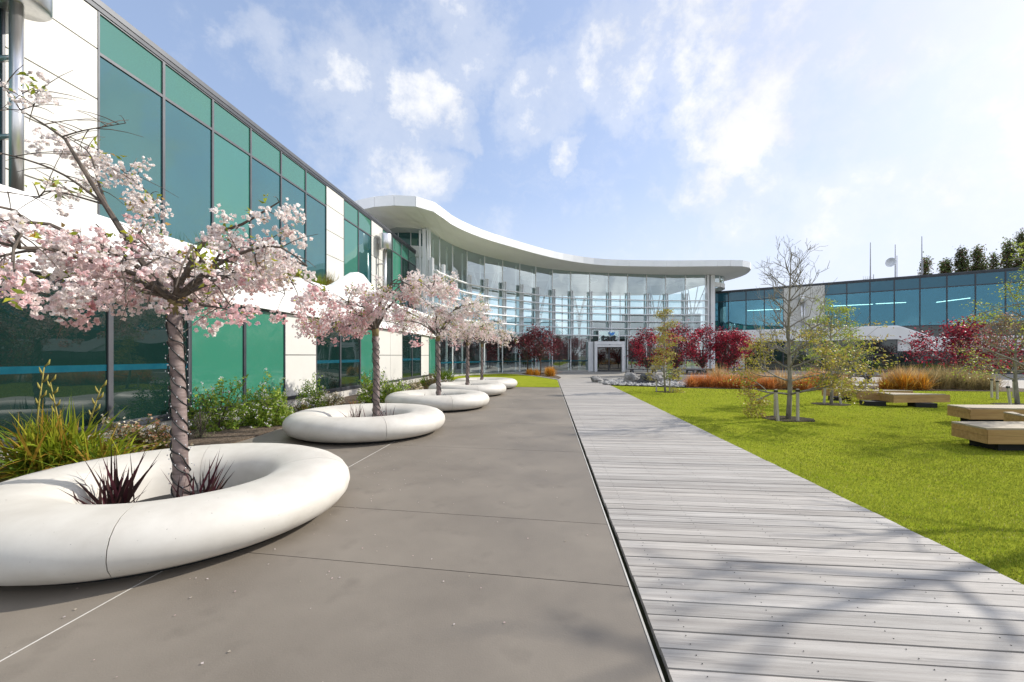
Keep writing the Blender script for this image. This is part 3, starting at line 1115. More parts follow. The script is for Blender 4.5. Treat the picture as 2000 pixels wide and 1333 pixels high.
    g.bar((13.2, 49.3, 5.3), (18, 49.5, 5.3), .1, 2.6)
    g.bar((18, 49.5, 5.3), (22.5, 48.9, 5.3), .1, 2.6)
    g.box(13.0, 22.5, 52.8, 53.0, .0, 3.6)
    g.build('office_front', 'interior_mid', b, origin=O)
    g = MB()
    g.box(9.9, 13.1, 49.0, 49.2, .02, 3.4)
    g.box(3.0, 4.6, 50.0, 50.2, .02, 3.4)
    g.build('timber_wall', 'interior_wood', b, origin=O)
    # stair inside
    g = MB()
    for i in range(18):
        t = i / 17
        x, y, z = -4.2 + 5.2 * t, 35.9 + 4.2 * t, 3.6 * (1 - t) + .1
        g.X = Matrix.Translation((x, y + 2.2, z)) @ Matrix.Rotation(R(39), 4, 'Z')
        g.box(-.17, .17, -.8, .8, -.12, .06)
    g.X = None
    g.bar((-4.5, 37.4, 3.9), (1.0, 41.8, .3), .1, .5)
    g.build('stair', 'interior', b, origin=O)
    g = MB()
    g.box(-.9, 1.3, 42.2, 43.0, .02, 1.1)
    g.build('reception_desk', 'interior_pale', b, origin=O)
    # steel trees
    for x, y in ((-2.6, 39.6), (2.9, 44.2), (7.6, 46.2), (16.5, 47.0), (20.9, 47.4)):
        t = MB()
        t.tube([(x, y, 0), (x, y, 6.1)], [.17, .13], 12)
        for k in range(4):
            a = PI / 4 + k * PI / 2
            t.tube([(x, y, 6.0), (x + 1.7 * math.cos(a), y + 1.7 * math.sin(a), ZT + .1)], .055, 8)
            t.tube([(x, y, 4.2), (x + .9 * math.cos(a), y + .9 * math.sin(a), 8.0)], .025, 5)
        t.lathe([(.32, 6.0), (.34, 6.08), (.1, 6.14)], 12, x, y)
        col = t.build('steel_tree_column', 'lobby_white', b, origin=O)
        t = MB()
        t.lathe([(.4, ZT - .10), (2.05, ZT + .02), (2.1, ZT + .08), (.2, ZT + .1)], 28, x, y)
        t.build('ceiling_disc', 'lobby_white', col, origin=O)
    # rods bracing the glass
    for i in range(0, nb, 1):
        a, c_ = Vector((*gp[i], 0)), Vector((*gp[i + 1], 0))
        d = (c_ - a).normalized()
        n_ = Vector((-d.y, d.x, 0))
        t = MB()
        p_ = a + n_ * .55
        t.tube([p_, p_ + Vector((0, 0, ZT))], .075, 8)
        if i % 3 == 1:
            m = (a + c_) / 2 + n_ * .8
            t.bar(p_ + Vector((0, 0, 3.7)), m + Vector((0, 0, 7.4)), .03)
            t.bar(m + Vector((0, 0, 3.7)), p_ + Vector((0, 0, 7.4)), .03)
        t.build('inner_post', 'lobby_white', b, origin=O)
    # ---- glazing
    D0, D1 = 8.25, 11.25          # doorway, in x
    for i in range(nb):
        a, c_ = gp[i], gp[i + 1]
        for z0, z1 in ((.11, 3.55), (3.56, 8.02), (8.03, ZT + .1)):
            if z0 < 1 and a[0] < D1 - .2 and c_[0] > D0 + .2:
                continue
            q = MB()
            q.quad((*a, z0), (*c_, z0), (*c_, z1), (*a, z1))
            ms = ['g_lobby']
            if z0 < 1:
                q.mi = 1
                dd = Vector((c_[0] - a[0], c_[1] - a[1], 0)).normalized()
                o2 = Vector((dd.y, -dd.x, 0)) * .006
                q.quad((a[0] + o2.x, a[1] + o2.y, 1.02), (c_[0] + o2.x, c_[1] + o2.y, 1.02), (c_[0] + o2.x, c_[1] + o2.y, 1.14), (a[0] + o2.x, a[1] + o2.y, 1.14))
                ms.append('stripe')
            q.build('glass_pane', ms, b, origin=O)
    for i in range(nb + 1):
        a = gp[i]
        j0, j1 = max(i - 1, 0), min(i + 1, nb)
        d = Vector((gp[j1][0] - gp[j0][0], gp[j1][1] - gp[j0][1], 0)).normalized()
        n_ = Vector((d.y, -d.x, 0))
        A = Vector((a[0], a[1], 0))
        q = MB()
        mid = D0 < a[0] < D1
        q.bar(A + Vector((0, 0, 3.2 if mid else .1)), A + Vector((0, 0, ZT + .1)), .07, .07, up=d)
        m_ = q.build('mullion', 'lobby_white', b, origin=O)
        q = MB()                                   # pair of fins carrying the louvres
        for s_ in (-.09, .09):
            p_ = A + d * s_ + n_ * .30
            q.bar(p_ + Vector((0, 0, 3.3)), p_ + Vector((0, 0, 8.1)), .055, .2, up=n_)
        for z in (3.7, 5.05, 6.5, 7.9):
            q.bar(A + Vector((0, 0, z)), A + n_ * .3 + Vector((0, 0, z)), .05)
        q.build('louvre_bracket', 'lobby_white', m_, origin=O)
    fine = resample(front, 65)
    for z in (3.62, 4.36, 5.09, 5.82, 6.55, 7.29):
        q = MB()
        vs, fs = [], []
        for i in range(65):
            j0, j1 = max(i - 1, 0), min(i + 1, 64)
            d = Vector((fine[j1][0] - fine[j0][0], fine[j1][1] - fine[j0][1], 0)).normalized()
            n_ = Vector((d.y, -d.x, 0))
            A = Vector((fine[i][0], fine[i][1], z))
            for off, dz in ((.34, -.03), (.62, -.05), (.64, 0), (.62, .05), (.34, .03)):
                vs.append(A + n_ * off + Vector((0, 0, dz)))
        for i in range(64):
            for k in range(5):
                fs.append((i * 5 + k, i * 5 + (k + 1) % 5, (i + 1) * 5 + (k + 1) % 5, (i + 1) * 5 + k))
        fs += [tuple(range(5)), tuple(range(320, 325))]
        q._add(vs, fs)
        q.build('louvre', 'lobby_white', b, origin=O)
    # ---- corner columns
    for x, y, w_ in ((-5.86, 27.4, .22), (-5.5, 27.4, .10)):
        q = MB()
        q.box(x - w_ / 2, x + w_ / 2, y - w_ / 2, y + w_ / 2, -.1, ZT + .1)
        q.build('corner_column', 'lobby_white', b, origin=O)
    for x, y, w_ in ((20.55, 43.0, .22), (21.05, 43.1, .42)):
        q = MB()
        q.box(x - w_ / 2, x + w_ / 2, y - w_ / 2, y + w_ / 2, -.1, ZT + .1)
        q.build('corner_column', 'lobby_white', b, origin=O)
    # ---- rounded ends: glass drums over white bands
    nose = resample([(-9.9, 31.0), (-9.4, 29.6), (-8.75, 28.75), (-7.65, 28.3), (-6.85, 28.4), (-6.15, 28.6)], 7)
    drum = resample([(21.0, 43.3), (22.2, 43.6), (23.1, 44.6), (23.5, 45.8), (23.5, 47.4)], 6)
    for cv, zg, zb, wall in ((nose, 9.2, 8.46, True), (drum, 9.35, 8.9, False)):
        q = MB()
        for i in range(len(cv) - 1):
            q.quad((*cv[i], zg), (*cv[i + 1], zg), (*cv[i + 1], ZT + .3), (*cv[i], ZT + .3))
        q.build('drum_glass', 'g_vision' if wall else 'g_lobby', b, origin=O)
        q = MB()
        for i in range(len(cv)):
            q.bar((*cv[i], zg), (*cv[i], ZT + .3), .05)
        q.build('drum_mullion', 'lobby_white', b, origin=O)
        q = MB()
        cen = np.mean(cv, 0) + (np.array([0, 2.0]) if wall else np.array([-1.5, 1.5]))
        for i in range(len(cv) - 1):
            a, c_ = Vector((*cv[i], 0)), Vector((*cv[i + 1], 0))
            d = (c_ - a).normalized()
            n_ = Vector((d.y, -d.x, 0)) * .12
            q.hexa([a + n_ + Vector((0, 0, zb)), c_ + n_ + Vector((0, 0, zb)), c_ + Vector((0, 0, zb)) - n_, a + Vector((0, 0, zb)) - n_],
                   [a + n_ + Vector((0, 0, zg)), c_ + n_ + Vector((0, 0, zg)), c_ + Vector((0, 0, zg)) - n_, a + Vector((0, 0, zg)) - n_])
        q.build('drum_band', 'band', b, origin=O)
    q = MB()
    for i in range(3, len(nose) - 1):
        a, c_ = nose[i], nose[i + 1]
        q.quad((*a, 0), (*c_, 0), (*c_, 8.46), (*a, 8.46))
    q.build('drum_wall', 'lobby_white', b, origin=O)
    # ---- entrance portal
    y0, y1 = 40.85, 42.4
    q = MB()
    q.box(D0, D0 + .26, y0, y1, 0, 3.02)
    q.box(D1 - .26, D1, y0, y1, 0, 3.02)
    q.box(D0 + .26, D1 - .26, y0 + .003, y1, 2.46, 3.017)
    q.box(D0 - .55, D0 - .06, y0 + .4, y1, 0, 3.0)
    e = q.build('entrance_portal', 'lobby_white', b, origin=O)
    q = MB()
    q.box(D0 + .26, D1 - .26, y0 - .004, y0 + .09, 2.66, 2.685)
    q.lathe([(.05, 2.66), (.05, 2.72)], 10, (D0 + D1) / 2, y0 - .03)
    q.build('door_sensor', 'frame_dark', e, origin=O)
    for k, (a, c_) in enumerate(((D0 + .27, (D0 + D1) / 2 - .005), ((D0 + D1) / 2 + .005, D1 - .27))):
        q = MB()
        q.box(a, a + .05, y0 + .3, y0 + .35, .03, 2.45)
        q.box(c_ - .05, c_, y0 + .3, y0 + .35, .03, 2.45)
        q.box(a + .05, c_ - .05, y0 + .302, y0 + .348, .03, .11)
        q.box(a + .05, c_ - .05, y0 + .302, y0 + .348, 2.39, 2.45)
        dr = q.build('door', 'frame_dark', e, origin=O)
        q = MB()
        q.box(a + .05, c_ - .05, y0 + .32, y0 + .33, .11, 2.39)
        q.build('pane', 'g_door', dr, origin=O)
    q = MB()                      # glazed box over the doors
    for x in (D0 + .45, D0 + 1.55, D1 - .52):
        q.box(x, x + .07, y0 + .35, y0 + .42, 3.02, 4.15)
    q.box(D0 + .52, D1 - .52, y0 + .352, y0 + .418, 4.08, 4.15)
    q.box(D0 + .45, D1 - .45, y0 + .45, y1, 3.03, 3.10)
    q.box(D0 + .45, D1 - .45, y0 + .45, y1, 4.10, 4.16)
    q.build('portal_frame', 'lobby_white', e, origin=O)
    q = MB()
    q.box(D0 + .5, D1 - .5, y0 + .62, y0 + .66, 3.1, 4.1)
    q.build('backing_panel', 'band', e, origin=O)
    q = MB()
    q.box(D0 + .52, D1 - .52, y0 + .38, y0 + .39, 3.1, 4.08)
    q.build('pane', 'g_lobby', e, origin=O)
    # roof furniture
    q = MB()
    q.lathe([(1.9, 10.9), (1.9, 11.02), (1.7, 11.12), (.2, 11.2)], 28, 13.2, 44.5)
    q.build('rooflight', 'lobby_white', b, origin=O)
    q = MB()
    q.tube([(6.6, 42, 10.9), (6.6, 42, 11.7)], .02, 6)
    q.bar((6.4, 42, 11.45), (6.85, 42, 11.75), .03)
    q.tube([(6.5, 41.8, 11.5), (6.7, 42.1, 11.6)], .05, 6)
    q.build('weather_vane', 'frame', b, origin=O)
    return b


LY = lobby()


def sign():
    t = thing('sign', 'black lower case company letters standing on the white entrance portal', 'sign', (9.72, 40.95, 3.03))
    cu = bpy.data.curves.new('letters', 'FONT')
    cu.body = 'ta\u0131t'
    cu.size = 1.0
    cu.extrude = .04
    cu.offset = .028
    cu.align_x = 'CENTER'
    tmp = bpy.data.objects.new('tmp', cu)
    COL.objects.link(tmp)
    dg = bpy.context.evaluated_depsgraph_get()
    dg.update()
    me = bpy.data.meshes.new_from_object(tmp.evaluated_get(dg))
    bpy.data.objects.remove(tmp)
    xs = [v.co.x for v in me.vertices]
    ys = [v.co.y for v in me.vertices]
    sx = 1.52 / (max(xs) - min(xs))
    sy = .64 / (max(ys) - min(ys))
    cx = (max(xs) + min(xs)) / 2
    mn = min(ys)
    for v in me.vertices:
        v.co = ((v.co.x - cx) * sx, -v.co.z, (v.co.y - mn) * sy)
    me.materials.clear()
    me.materials.append(M['sign_black'])
    o = bpy.data.objects.new('lettering', me)
    COL.objects.link(o)
    o.parent = t
    q = MB()                      # pale blue mark over the i
    for k in (-1, 1):
        q.tube([(.28, 0, .60), (.28 + k * .1, 0, .68), (.28 + k * .19, 0, .80), (.28 + k * .2, 0, .95)], [.05, .075, .085, .03], 8)
    q.lathe([(.02, .68), (.075, .75), (.075, .80), (.02, .87)], 10, .28, 0)
    q.build('blue_emblem', 'sign_blue', t)


sign()


def masts():
    for px, Y, top, kind, lab in ((1700, 52, 474, 'whip', 'thin radio mast with short side rods on the blue glass office roof'),
                                  (1748.5, 52, 478, 'dish', 'radio mast carrying a small round dish on the blue glass office roof'),
                                  (1800.5, 50, 462, 'tall', 'tall tapering radio mast beside the trees above the blue glass office')):
        x = (px - 1000) / F * Y
        zt = EYE + (HOR - top) / F * Y
        t = thing('radio_mast', lab, 'mast', (x, Y, 8.6), group='radio masts on the office roof')
        q = MB()
        h = zt - 8.6
        q.tube([(0, 0, 0), (0, 0, h * .55), (0, 0, h)], [.08, .06, .035], 8)
        if kind == 'whip':
            q.tube([(.4, 0, 0), (.4, 0, h * .45)], .035, 6)
            q.bar((-.9, 0, h * .36), (.3, 0, h * .40), .03)
            for k in range(4):
                q.bar((-.9 + .25 * k, 0, h * .33), (-.9 + .25 * k, 0, h * .42), .02)
            for z in (.55, .75, .95):
                q.bar((-.15, 0, z), (.65, 0, z), .06)
            q.box(.25, .55, -.1, .1, .5, .8)
        if kind == 'tall':
            q.bar((-.2, 0, h * .42), (.22, 0, h * .42), .08)
            q.tube([(.12, 0, h * .4), (.12, 0, h * .62)], .04, 6)
        if kind == 'dish':
            q.tube([(.22, 0, 0), (.22, 0, h * .8)], .035, 6)
        q.build('mast', 'mast', t)
        if kind == 'dish':
            q = MB()
            q.X = Matrix.Translation((-.38, 0, h * .68)) @ Matrix.Rotation(R(-90), 4, 'Y') @ Matrix.Rotation(R(20), 4, 'X')
            q.lathe([(.05, 0), (.3, .06), (.5, .18), (.58, .32), (.56, .32), (.3, .1)], 18)
            q.build('dish', 'lobby_white', t, True)


masts()
# ================================================================== RING PLANTERS
def ring_planter():
    t = thing('planter', 'x', 'planter', (0, 0, 0), 0, 'white ring planters along the walk')
    prof = [(.80, .035), (.90, .055), (.955, .10), (.988, .165), (1.0, .235), (.992, .305), (.965, .37), (.92, .42), (.86, .452), (.79, .465), (.71, .462), (.635, .448), (.57, .42), (.52, .38), (.485, .325), (.462, .25), (.45, .02)]
    n = 20
    for k in range(4):
        a0 = k * PI / 2 + R(-62) + .002
        a1 = a0 + PI / 2 - .004
        vs, fs = [], []
        m = len(prof)
        for i in range(n + 1):
            a = a0 + (a1 - a0) * i / n
            for j, (r, z) in enumerate(prof):
                # the ends are eased a little, which draws the joint
                e = .004 if i in (0, n) else 0
                vs.append((PA * r * math.cos(a), PB * r * math.sin(a), z))
        for i in range(n):
            for j in range(m - 1):
                fs.append((i * m + j, (i + 1) * m + j, (i + 1) * m + j + 1, i * m + j + 1))
        q = MB()
        q._add(vs, fs)
        q._add(vs[:m], [tuple(range(m))])
        q._add(vs[n * m:], [tuple(reversed(range(m)))])
        o = q.build('ring_segment', 'planter', t, True)
        o.data.polygons[-1].use_smooth = False
        o.data.polygons[-2].use_smooth = False
    q = MB()
    q.X = Matrix.Diagonal((PA, PB, 1, 1))
    q.lathe([(.835, 0), (.835, .05), (.5, .05)], 48)
    q.build('recessed_base', 'dark', t)
    q = MB()
    q.X = Matrix.Diagonal((PA, PB, 1, 1))
    q.lathe([(.47, .0), (.47, .03), (.2, .045), (.02, .05)], 36)
    q.build('soil', 'soil', t, True)
    return t


PA, PB = 1.60, 1.50
PL = [(-3.32, 4.10), (-3.02, 8.60), (-2.30, 12.75), (-1.83, 16.9), (-1.33, 20.3)]
ring = None
for i, (x, y) in enumerate(PL):
    lab = ['nearest white concrete ring planter, cut by the left edge of the photo',
           'white ring planter, second from the viewer, with a scuff on its side',
           'middle one of the five white ring planters, third from the viewer',
           'white ring planter, fourth from the viewer, between the middle and the last one',
           'farthest white ring planter, beside the small lawn before the glass lobby'][i]
    if ring is None:
        ring = ring_planter()
        ring.location = (x, y, 0)
        ring.rotation_euler = (0, 0, -TH)
        ring['label'] = lab
    else:
        copy_tree(ring, (x, y, 0), -TH + [0, .12, .02, -.05, .04][i], 1.0, lab)

# ================================================================== CHERRY TREES
PINKS = [(.90, .80, .785), (.87, .68, .665), (.80, .50, .51), (.92, .86, .83)]


def rosettes(cent, rad, rng, petals, nfl, cols):
    """pompoms: nfl double flowers on a ball about every centre, each a ruffle of petals"""
    n = len(cent)
    d = unit(rng.normal(size=(n, nfl, 3)).reshape(-1, 3))
    fc = np.repeat(cent, nfl, 0) + d * np.repeat(rad, nfl)[:, None] * rng.uniform(.55, 1.05, (n * nfl, 1))
    fcol = np.repeat(cols, nfl, 0) * (1 + rng.normal(size=(n * nfl, 1)) * .06)
    pd = unit(rng.normal(size=(n * nfl * petals, 3)) * .55 + np.repeat(d, petals, 0))
    ps = np.repeat(np.repeat(rad, nfl), petals) * rng.uniform(.40, .62, n * nfl * petals)
    pc = np.repeat(fc, petals, 0) + pd * (ps * .45)[:, None]
    v, f = leaves(pc, ps, rng, .95, normal=np.cross(pd, unit(rng.normal(size=pd.shape))), fold=.22)
    c = np.repeat(np.clip(np.repeat(fcol, petals, 0) * (1 + rng.normal(size=(len(pc), 1)) * .05), 0, 1), 4, 0)
    return v, f, c


def bez(p0, p1, p2, n):
    t = np.linspace(0, 1, n)[:, None]
    p0, p1, p2 = (np.asarray(p, float)[None] for p in (p0, p1, p2))
    return (1 - t) ** 2 * p0 + 2 * t * (1 - t) * p1 + t * t * p2


def cherry(i, loc, zfork, trad, lean, seed, label, radius, nfl, petals, dens, extra=(), lights=0, risev=(.45, 1.75), tilt=0.0, warm=0.0):
    rng = np.random.default_rng(seed)
    t = thing('cherry_tree', label, 'tree', loc, 0, 'blossoming cherry trees in the ring planters')
    q = MB()
    lx, ly = lean
    tp = [(0, 0, .0), (0, 0, .07), (lx * .2, ly * .2, .6), (lx * .55 + .012, ly * .55, 1.2), (lx * .85, ly * .85, zfork - .35), (lx, ly, zfork)]
    q.tube(tp, [trad * 1.35, trad * 1.12, trad * 1.0, trad * .94, trad * .9, trad * .98], 16)
    q.build('trunk', 'bark', t, True)
    q = MB()
    q.tube([(lx * .95, ly * .95, zfork - .12), (lx, ly, zfork + .02), (lx, ly, zfork + .10)], [trad * .95, trad * 1.12, trad * .5], 12)
    q.build('graft_collar', 'moss', t, True)
    br = MB()
    nodes = []          # (point, weight) candidates for blossom
    start = np.array([lx, ly, zfork + .02])

    def limb(path, r0, r1, n=7):
        br.tube(path, list(np.linspace(r0, r1, len(path))), n)

    nl = 8
    for k in range(nl):
        az = 2 * PI * k / nl + rng.normal() * .16
        Rr = radius * rng.uniform(.82, 1.08)
        rise = rng.uniform(*risev) * (1 + tilt * math.cos(az))
        end = start + np.array([math.cos(az) * Rr, math.sin(az) * Rr, rise * .55])
        mid = start + np.array([math.cos(az + rng.normal() * .15) * Rr * .45, math.sin(az) * Rr * .45, rise * .80 + .05])
        path = bez(start, mid, end, 10) + np.concatenate([np.zeros((2, 3)), rng.normal(size=(8, 3)) * .022])
        limb(path, trad * .42, .010)
        for j in range(2, 10):
            nodes.append((path[j], .55 + .05 * j))
        for s in range(6):
            j = rng.integers(2, 9)
            a2 = az + rng.choice([-1, 1]) * rng.uniform(.5, 1.2)
            L = rng.uniform(.35, .75) * radius / 1.5
            p0 = path[j]
            dz = rng.uniform(-.34, .32)
            e2 = p0 + np.array([math.cos(a2) * L, math.sin(a2) * L, dz])
            m2 = p0 + np.array([math.cos(a2) * L * .5, math.sin(a2) * L * .5, abs(dz) * .5 + .06])
            sp = bez(p0, m2, e2, 6) + rng.normal(size=(6, 3)) * .012
            sp[0] = p0
            limb(sp, .012, .005, 5)
            for jj in range(1, 6):
                nodes.append((sp[jj], 1.0))
            for w in range(2):
                p1 = sp[rng.integers(2, 6)]
                a3 = a2 + rng.normal() * .9
                e3 = p1 + np.array([math.cos(a3) * .22, math.sin(a3) * .22, rng.uniform(-.30, .14)])
                tw = bez(p1, (p1 + e3) / 2 + [0, 0, .05], e3, 4)
                limb(tw, .005, .0025, 4)
                nodes.append((tw[2], 1.0))
                nodes.append((tw[3], 1.2))
    for path, r0, r1, flower in extra:
        P = np.array(path, float)
        pp = resample([tuple(x) for x in P], 12)
        limb(pp, r0, r1, 6)
        for j in range(3, 12):
            if rng.random() < flower:
                nodes.append((pp[j] + rng.normal(size=3) * .05, 1.5))
                nodes.append((pp[j] + rng.normal(size=3) * .06, 1.5))
            p0 = pp[j]
            e3 = p0 + rng.normal(size=3) * np.array([.22, .2, .14])
            limb(bez(p0, (p0 + e3) / 2 + [0, 0, .04], e3, 4), .005, .002, 4)
            if rng.random() < flower * .7:
                nodes.append((e3, 1.2))
    br.build('branches', 'limb', t)
    # blossom: irregular bunches, thinner in some sectors so gaps stay open
    P = np.array([n_[0] for n_ in nodes])
    wt = np.array([n_[1] for n_ in nodes])
    gap = np.sin(P[:, 0] * 5.1 + seed) + np.sin(P[:, 1] * 4.3 + 2 * seed) + np.sin(P[:, 2] * 7 + P[:, 0] * 3)
    keep = rng.random(len(P)) < np.clip(wt * dens * (.72 + .30 * gap), 0, 1)
    P = P[keep]
    C, rad = [], []
    for p in P:
        m = rng.integers(2, 5)
        drift = rng.normal(size=3) * .05
        for j in range(m):
            C.append(p + rng.normal(size=3) * np.array([.075, .075, .045]) + drift + [0, 0, -.03 - .02 * j])
            rad.append(rng.uniform(.045, .080))
    C, rad = np.array(C), np.array(rad)
    # light painted in by height: pink shaded undersides below, pale sunlit tips above
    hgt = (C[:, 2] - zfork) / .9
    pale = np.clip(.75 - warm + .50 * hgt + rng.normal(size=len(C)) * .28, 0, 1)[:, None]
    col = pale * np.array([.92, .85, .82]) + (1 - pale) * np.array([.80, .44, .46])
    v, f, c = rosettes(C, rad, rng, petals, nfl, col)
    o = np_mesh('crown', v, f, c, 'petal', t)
    # young bronze green leaves
    k = rng.choice(len(P), max(30, int(len(P) * .95)))
    base = P[k] + rng.normal(size=(len(k), 3)) * .05
    LP = (base[:, None, :] + rng.normal(size=(len(k), 4, 3)) * .035).reshape(-1, 3)
    lv, lf = leaves(LP, rng.uniform(.04, .085, len(LP)), rng, .42)
    lc = np.repeat(tint(len(LP), rng, [(.42, .42, .04), (.30, .36, .03), (.42, .25, .06), (.22, .29, .035)], [.35, .3, .15, .2]), 4, 0)
    np_mesh('leaves', lv, lf, lc, 'leaf', t)
    # the string of lights wound round the trunk is a thing of its own
    sl = thing('string_lights', ['dark string of small lights wound round the nearest cherry trunk', 'dark string of lights wound round the second cherry trunk',
                                 'dark string of lights wound round the third cherry trunk', 'dark string of lights wound round the fourth cherry trunk',
                                 'dark string of lights wound round the farthest cherry trunk'][i], 'string lights', loc, 0, 'light strings wound round the cherry trunks')
    q = MB()
    turns, pts = 4.4, []
    npt = 110
    bulbs = []
    for direction in ((0, 1, 2) if i < 2 else (0, 1)):
        pts = []
        for j in range(npt):
            s_ = j / (npt - 1)
            z = .10 + (zfork - .12 - .10) * s_
            u = (z - .24) / (zfork - .24)
            cx, cy = lx * u, ly * u
            a = -2 * PI * turns * s_ + direction * [0, 1.7, 4.4][direction and 1] + direction * .55 + .30 * math.sin(j * .23 + direction) + .1 * math.sin(j * .7)
            rr = trad * (1.12 - .14 * min(1, u * 3)) + .008
            pts.append((cx + rr * math.cos(a), cy + rr * math.sin(a), z + .02 * math.sin(j * .5)))
            if lights and j % 3 == 0:
                ro = rr + rng.uniform(.012, .035)
                bulbs.append((cx + ro * math.cos(a + .1), cy + ro * math.sin(a + .1), z + rng.uniform(-.015, .03)))
        q.tube(pts, .0072 if i < 2 else .011, 5)
    # slack end on the soil
    q.tube([(trad, 0, .3), (.2, -.1, .42), (.32, -.16, .2), (.4, -.2, .06)], .006, 5)
    q.build('wire', 'wire', sl, True)
    if lights:
        bm = MB()
        bm.lathe([(.002, -.007), (.005, -.003), (.005, .003), (.002, .008)], 6)
        b0 = bm.build('bulb', 'bulb', sl, True)
        for j, p_ in enumerate(bulbs):
            bb = b0 if j == 0 else b0.copy()
            if j:
                COL.objects.link(bb)
                bb.parent = sl
            bb.location = p_
    return t


def rel(px, py, Y, loc):
    p = W(px, py, Y)
    return (p.x - loc[0], p.y - loc[1], p.z)


T1 = (-3.29, 4.08, 0)
ex1 = [([rel(330, 585, 4.05, T1), rel(270, 500, 4.0, T1), rel(205, 400, 3.95, T1), rel(150, 310, 3.9, T1), rel(120, 265, 3.9, T1), rel(40, 215, 3.85, T1), rel(8, 170, 3.8, T1)], .036, .004, .35),
       ([rel(120, 268, 3.9, T1), rel(165, 255, 3.9, T1), rel(245, 241, 3.95, T1)], .007, .003, .0),
       ([rel(40, 215, 3.85, T1), rel(66, 205, 3.85, T1), rel(70, 185, 3.85, T1), rel(66, 172, 3.85, T1)], .005, .002, .8),
       ([rel(205, 400, 3.95, T1), rel(130, 345, 3.85, T1), rel(60, 315, 3.75, T1), rel(-40, 290, 3.7, T1)], .014, .004, .30),
       ([rel(215, 420, 3.95, T1), rel(190, 350, 4.1, T1), rel(175, 300, 4.2, T1), rel(130, 268, 4.3, T1)], .014, .004, .9),
       ([rel(205, 400, 3.95, T1), rel(100, 372, 3.8, T1), rel(75, 385, 3.8, T1), rel(15, 375, 3.8, T1)], .010, .003, .25),
       ([rel(335, 590, 4.05, T1), rel(400, 470, 3.95, T1), rel(470, 440, 3.9, T1), rel(545, 395, 3.85, T1)], .030, .006, .95),
       ([rel(335, 590, 4.05, T1), rel(420, 520, 3.9, T1), rel(530, 480, 3.75, T1), rel(600, 520, 3.7, T1)], .026, .006, .9),
       ([rel(330, 580, 4.05, T1), rel(180, 510, 3.8, T1), rel(60, 490, 3.7, T1), rel(-60, 520, 3.6, T1)], .028, .006, .85),
       ([rel(330, 580, 4.05, T1), rel(200, 560, 3.6, T1), rel(120, 580, 3.5, T1), rel(140, 600, 3.4, T1)], .02, .006, .8),
       ([rel(260, 480, 4.0, T1), rel(290, 420, 4.2, T1), rel(300, 390, 4.3, T1), rel(235, 330, 4.3, T1)], .014, .005, .9),
       ([rel(345, 590, 4.05, T1), rel(420, 600, 3.8, T1), rel(460, 610, 3.7, T1), rel(490, 620, 3.7, T1)], .016, .005, .9)]
cherry(0, T1, 2.12, .064, (-.072, 0), 3, 'nearest cherry tree, with a long bare branch reaching up to the left', 1.32, 11, 6, .41, ex1, 1, (.3, .95))
cherry(1, (-2.93, 8.85, 0), 2.12, .070, (-.02, 0), 8, 'second cherry tree from the viewer, pink blossom mixed with yellow green leaves', 1.50, 9, 5, .72, tilt=.75, warm=.28)
cherry(2, (-2.29, 12.8, 0), 2.15, .068, (-.03, .02), 15, 'third of the five blossoming cherry trees counted from the viewer', 1.42, 7, 5, .75, tilt=.3, warm=.12)
cherry(3, (-1.85, 16.95, 0), 2.12, .068, (.02, 0), 21, 'fourth blossoming cherry tree from the viewer, second to last in the row', 1.45, 6, 4, .85)
cherry(4, (-1.50, 20.3, 0), 2.12, .068, (.01, 0), 27, 'farthest blossoming cherry tree of the row, close to the glass lobby', 1.5, 5, 4, .85)


# dark flax plants in the rings
def flax(loc, n, size, label, seed, cols, spread=.5, droop=.25, name='flax_plant', cat='plant', group=None, width=.022, segs=4, stalks=0):
    rng = np.random.default_rng(seed)
    base = rng.normal(size=(n, 3)) * np.array([spread * .16, spread * .16, 0]) * size
    a = rng.uniform(0, 2 * PI, n)
    tilt = np.abs(rng.normal(size=n)) * spread
    d = unit(np.stack([np.cos(a) * np.sin(tilt), np.sin(a) * np.sin(tilt), np.cos(tilt)], 1))
    ln = size * rng.uniform(.55, 1.05, n)
    v, f, k = blades(base, d, ln, width * rng.uniform(.7, 1.2, n), rng, droop * rng.uniform(.3, 1.6, n), segs)
    c = np.repeat(tint(n, rng, cols, None, .15), k, 0)
    if stalks:
        t = thing(name, label, cat, loc, 0, group)
        np_mesh('leaves', v, f, c, 'blade', t)
        for s in range(stalks):
            q = MB()
            x, y = [-.32, .18, -.1][s], [.0, .15, .2][s]
            h = [1.42, 1.12, 1.2][s]
            lx = [.16, .30, -.2][s]
            q.tube([(x, y, 0), (x + lx * .5, y, h * .6), (x + lx, y, h)], [.012, .010, .006], 6)
            for j in range(6):
                z = h * (.62 + .38 * j / 5)
                sgn = 1 if j % 2 else -1
                xx = x + lx * z / h
                q.tube([(xx, y, z), (xx + sgn * .05, y + .01, z + .05), (xx + sgn * .07, y + .01, z + .11)], [.006, .014, .004], 6)
            q.build('flower_stalk', 'flax_stalk', t, True)
        return t
    o = np_mesh(name, v, f, c, 'blade')
    o.location = loc
    return tag(o, label, cat, group)


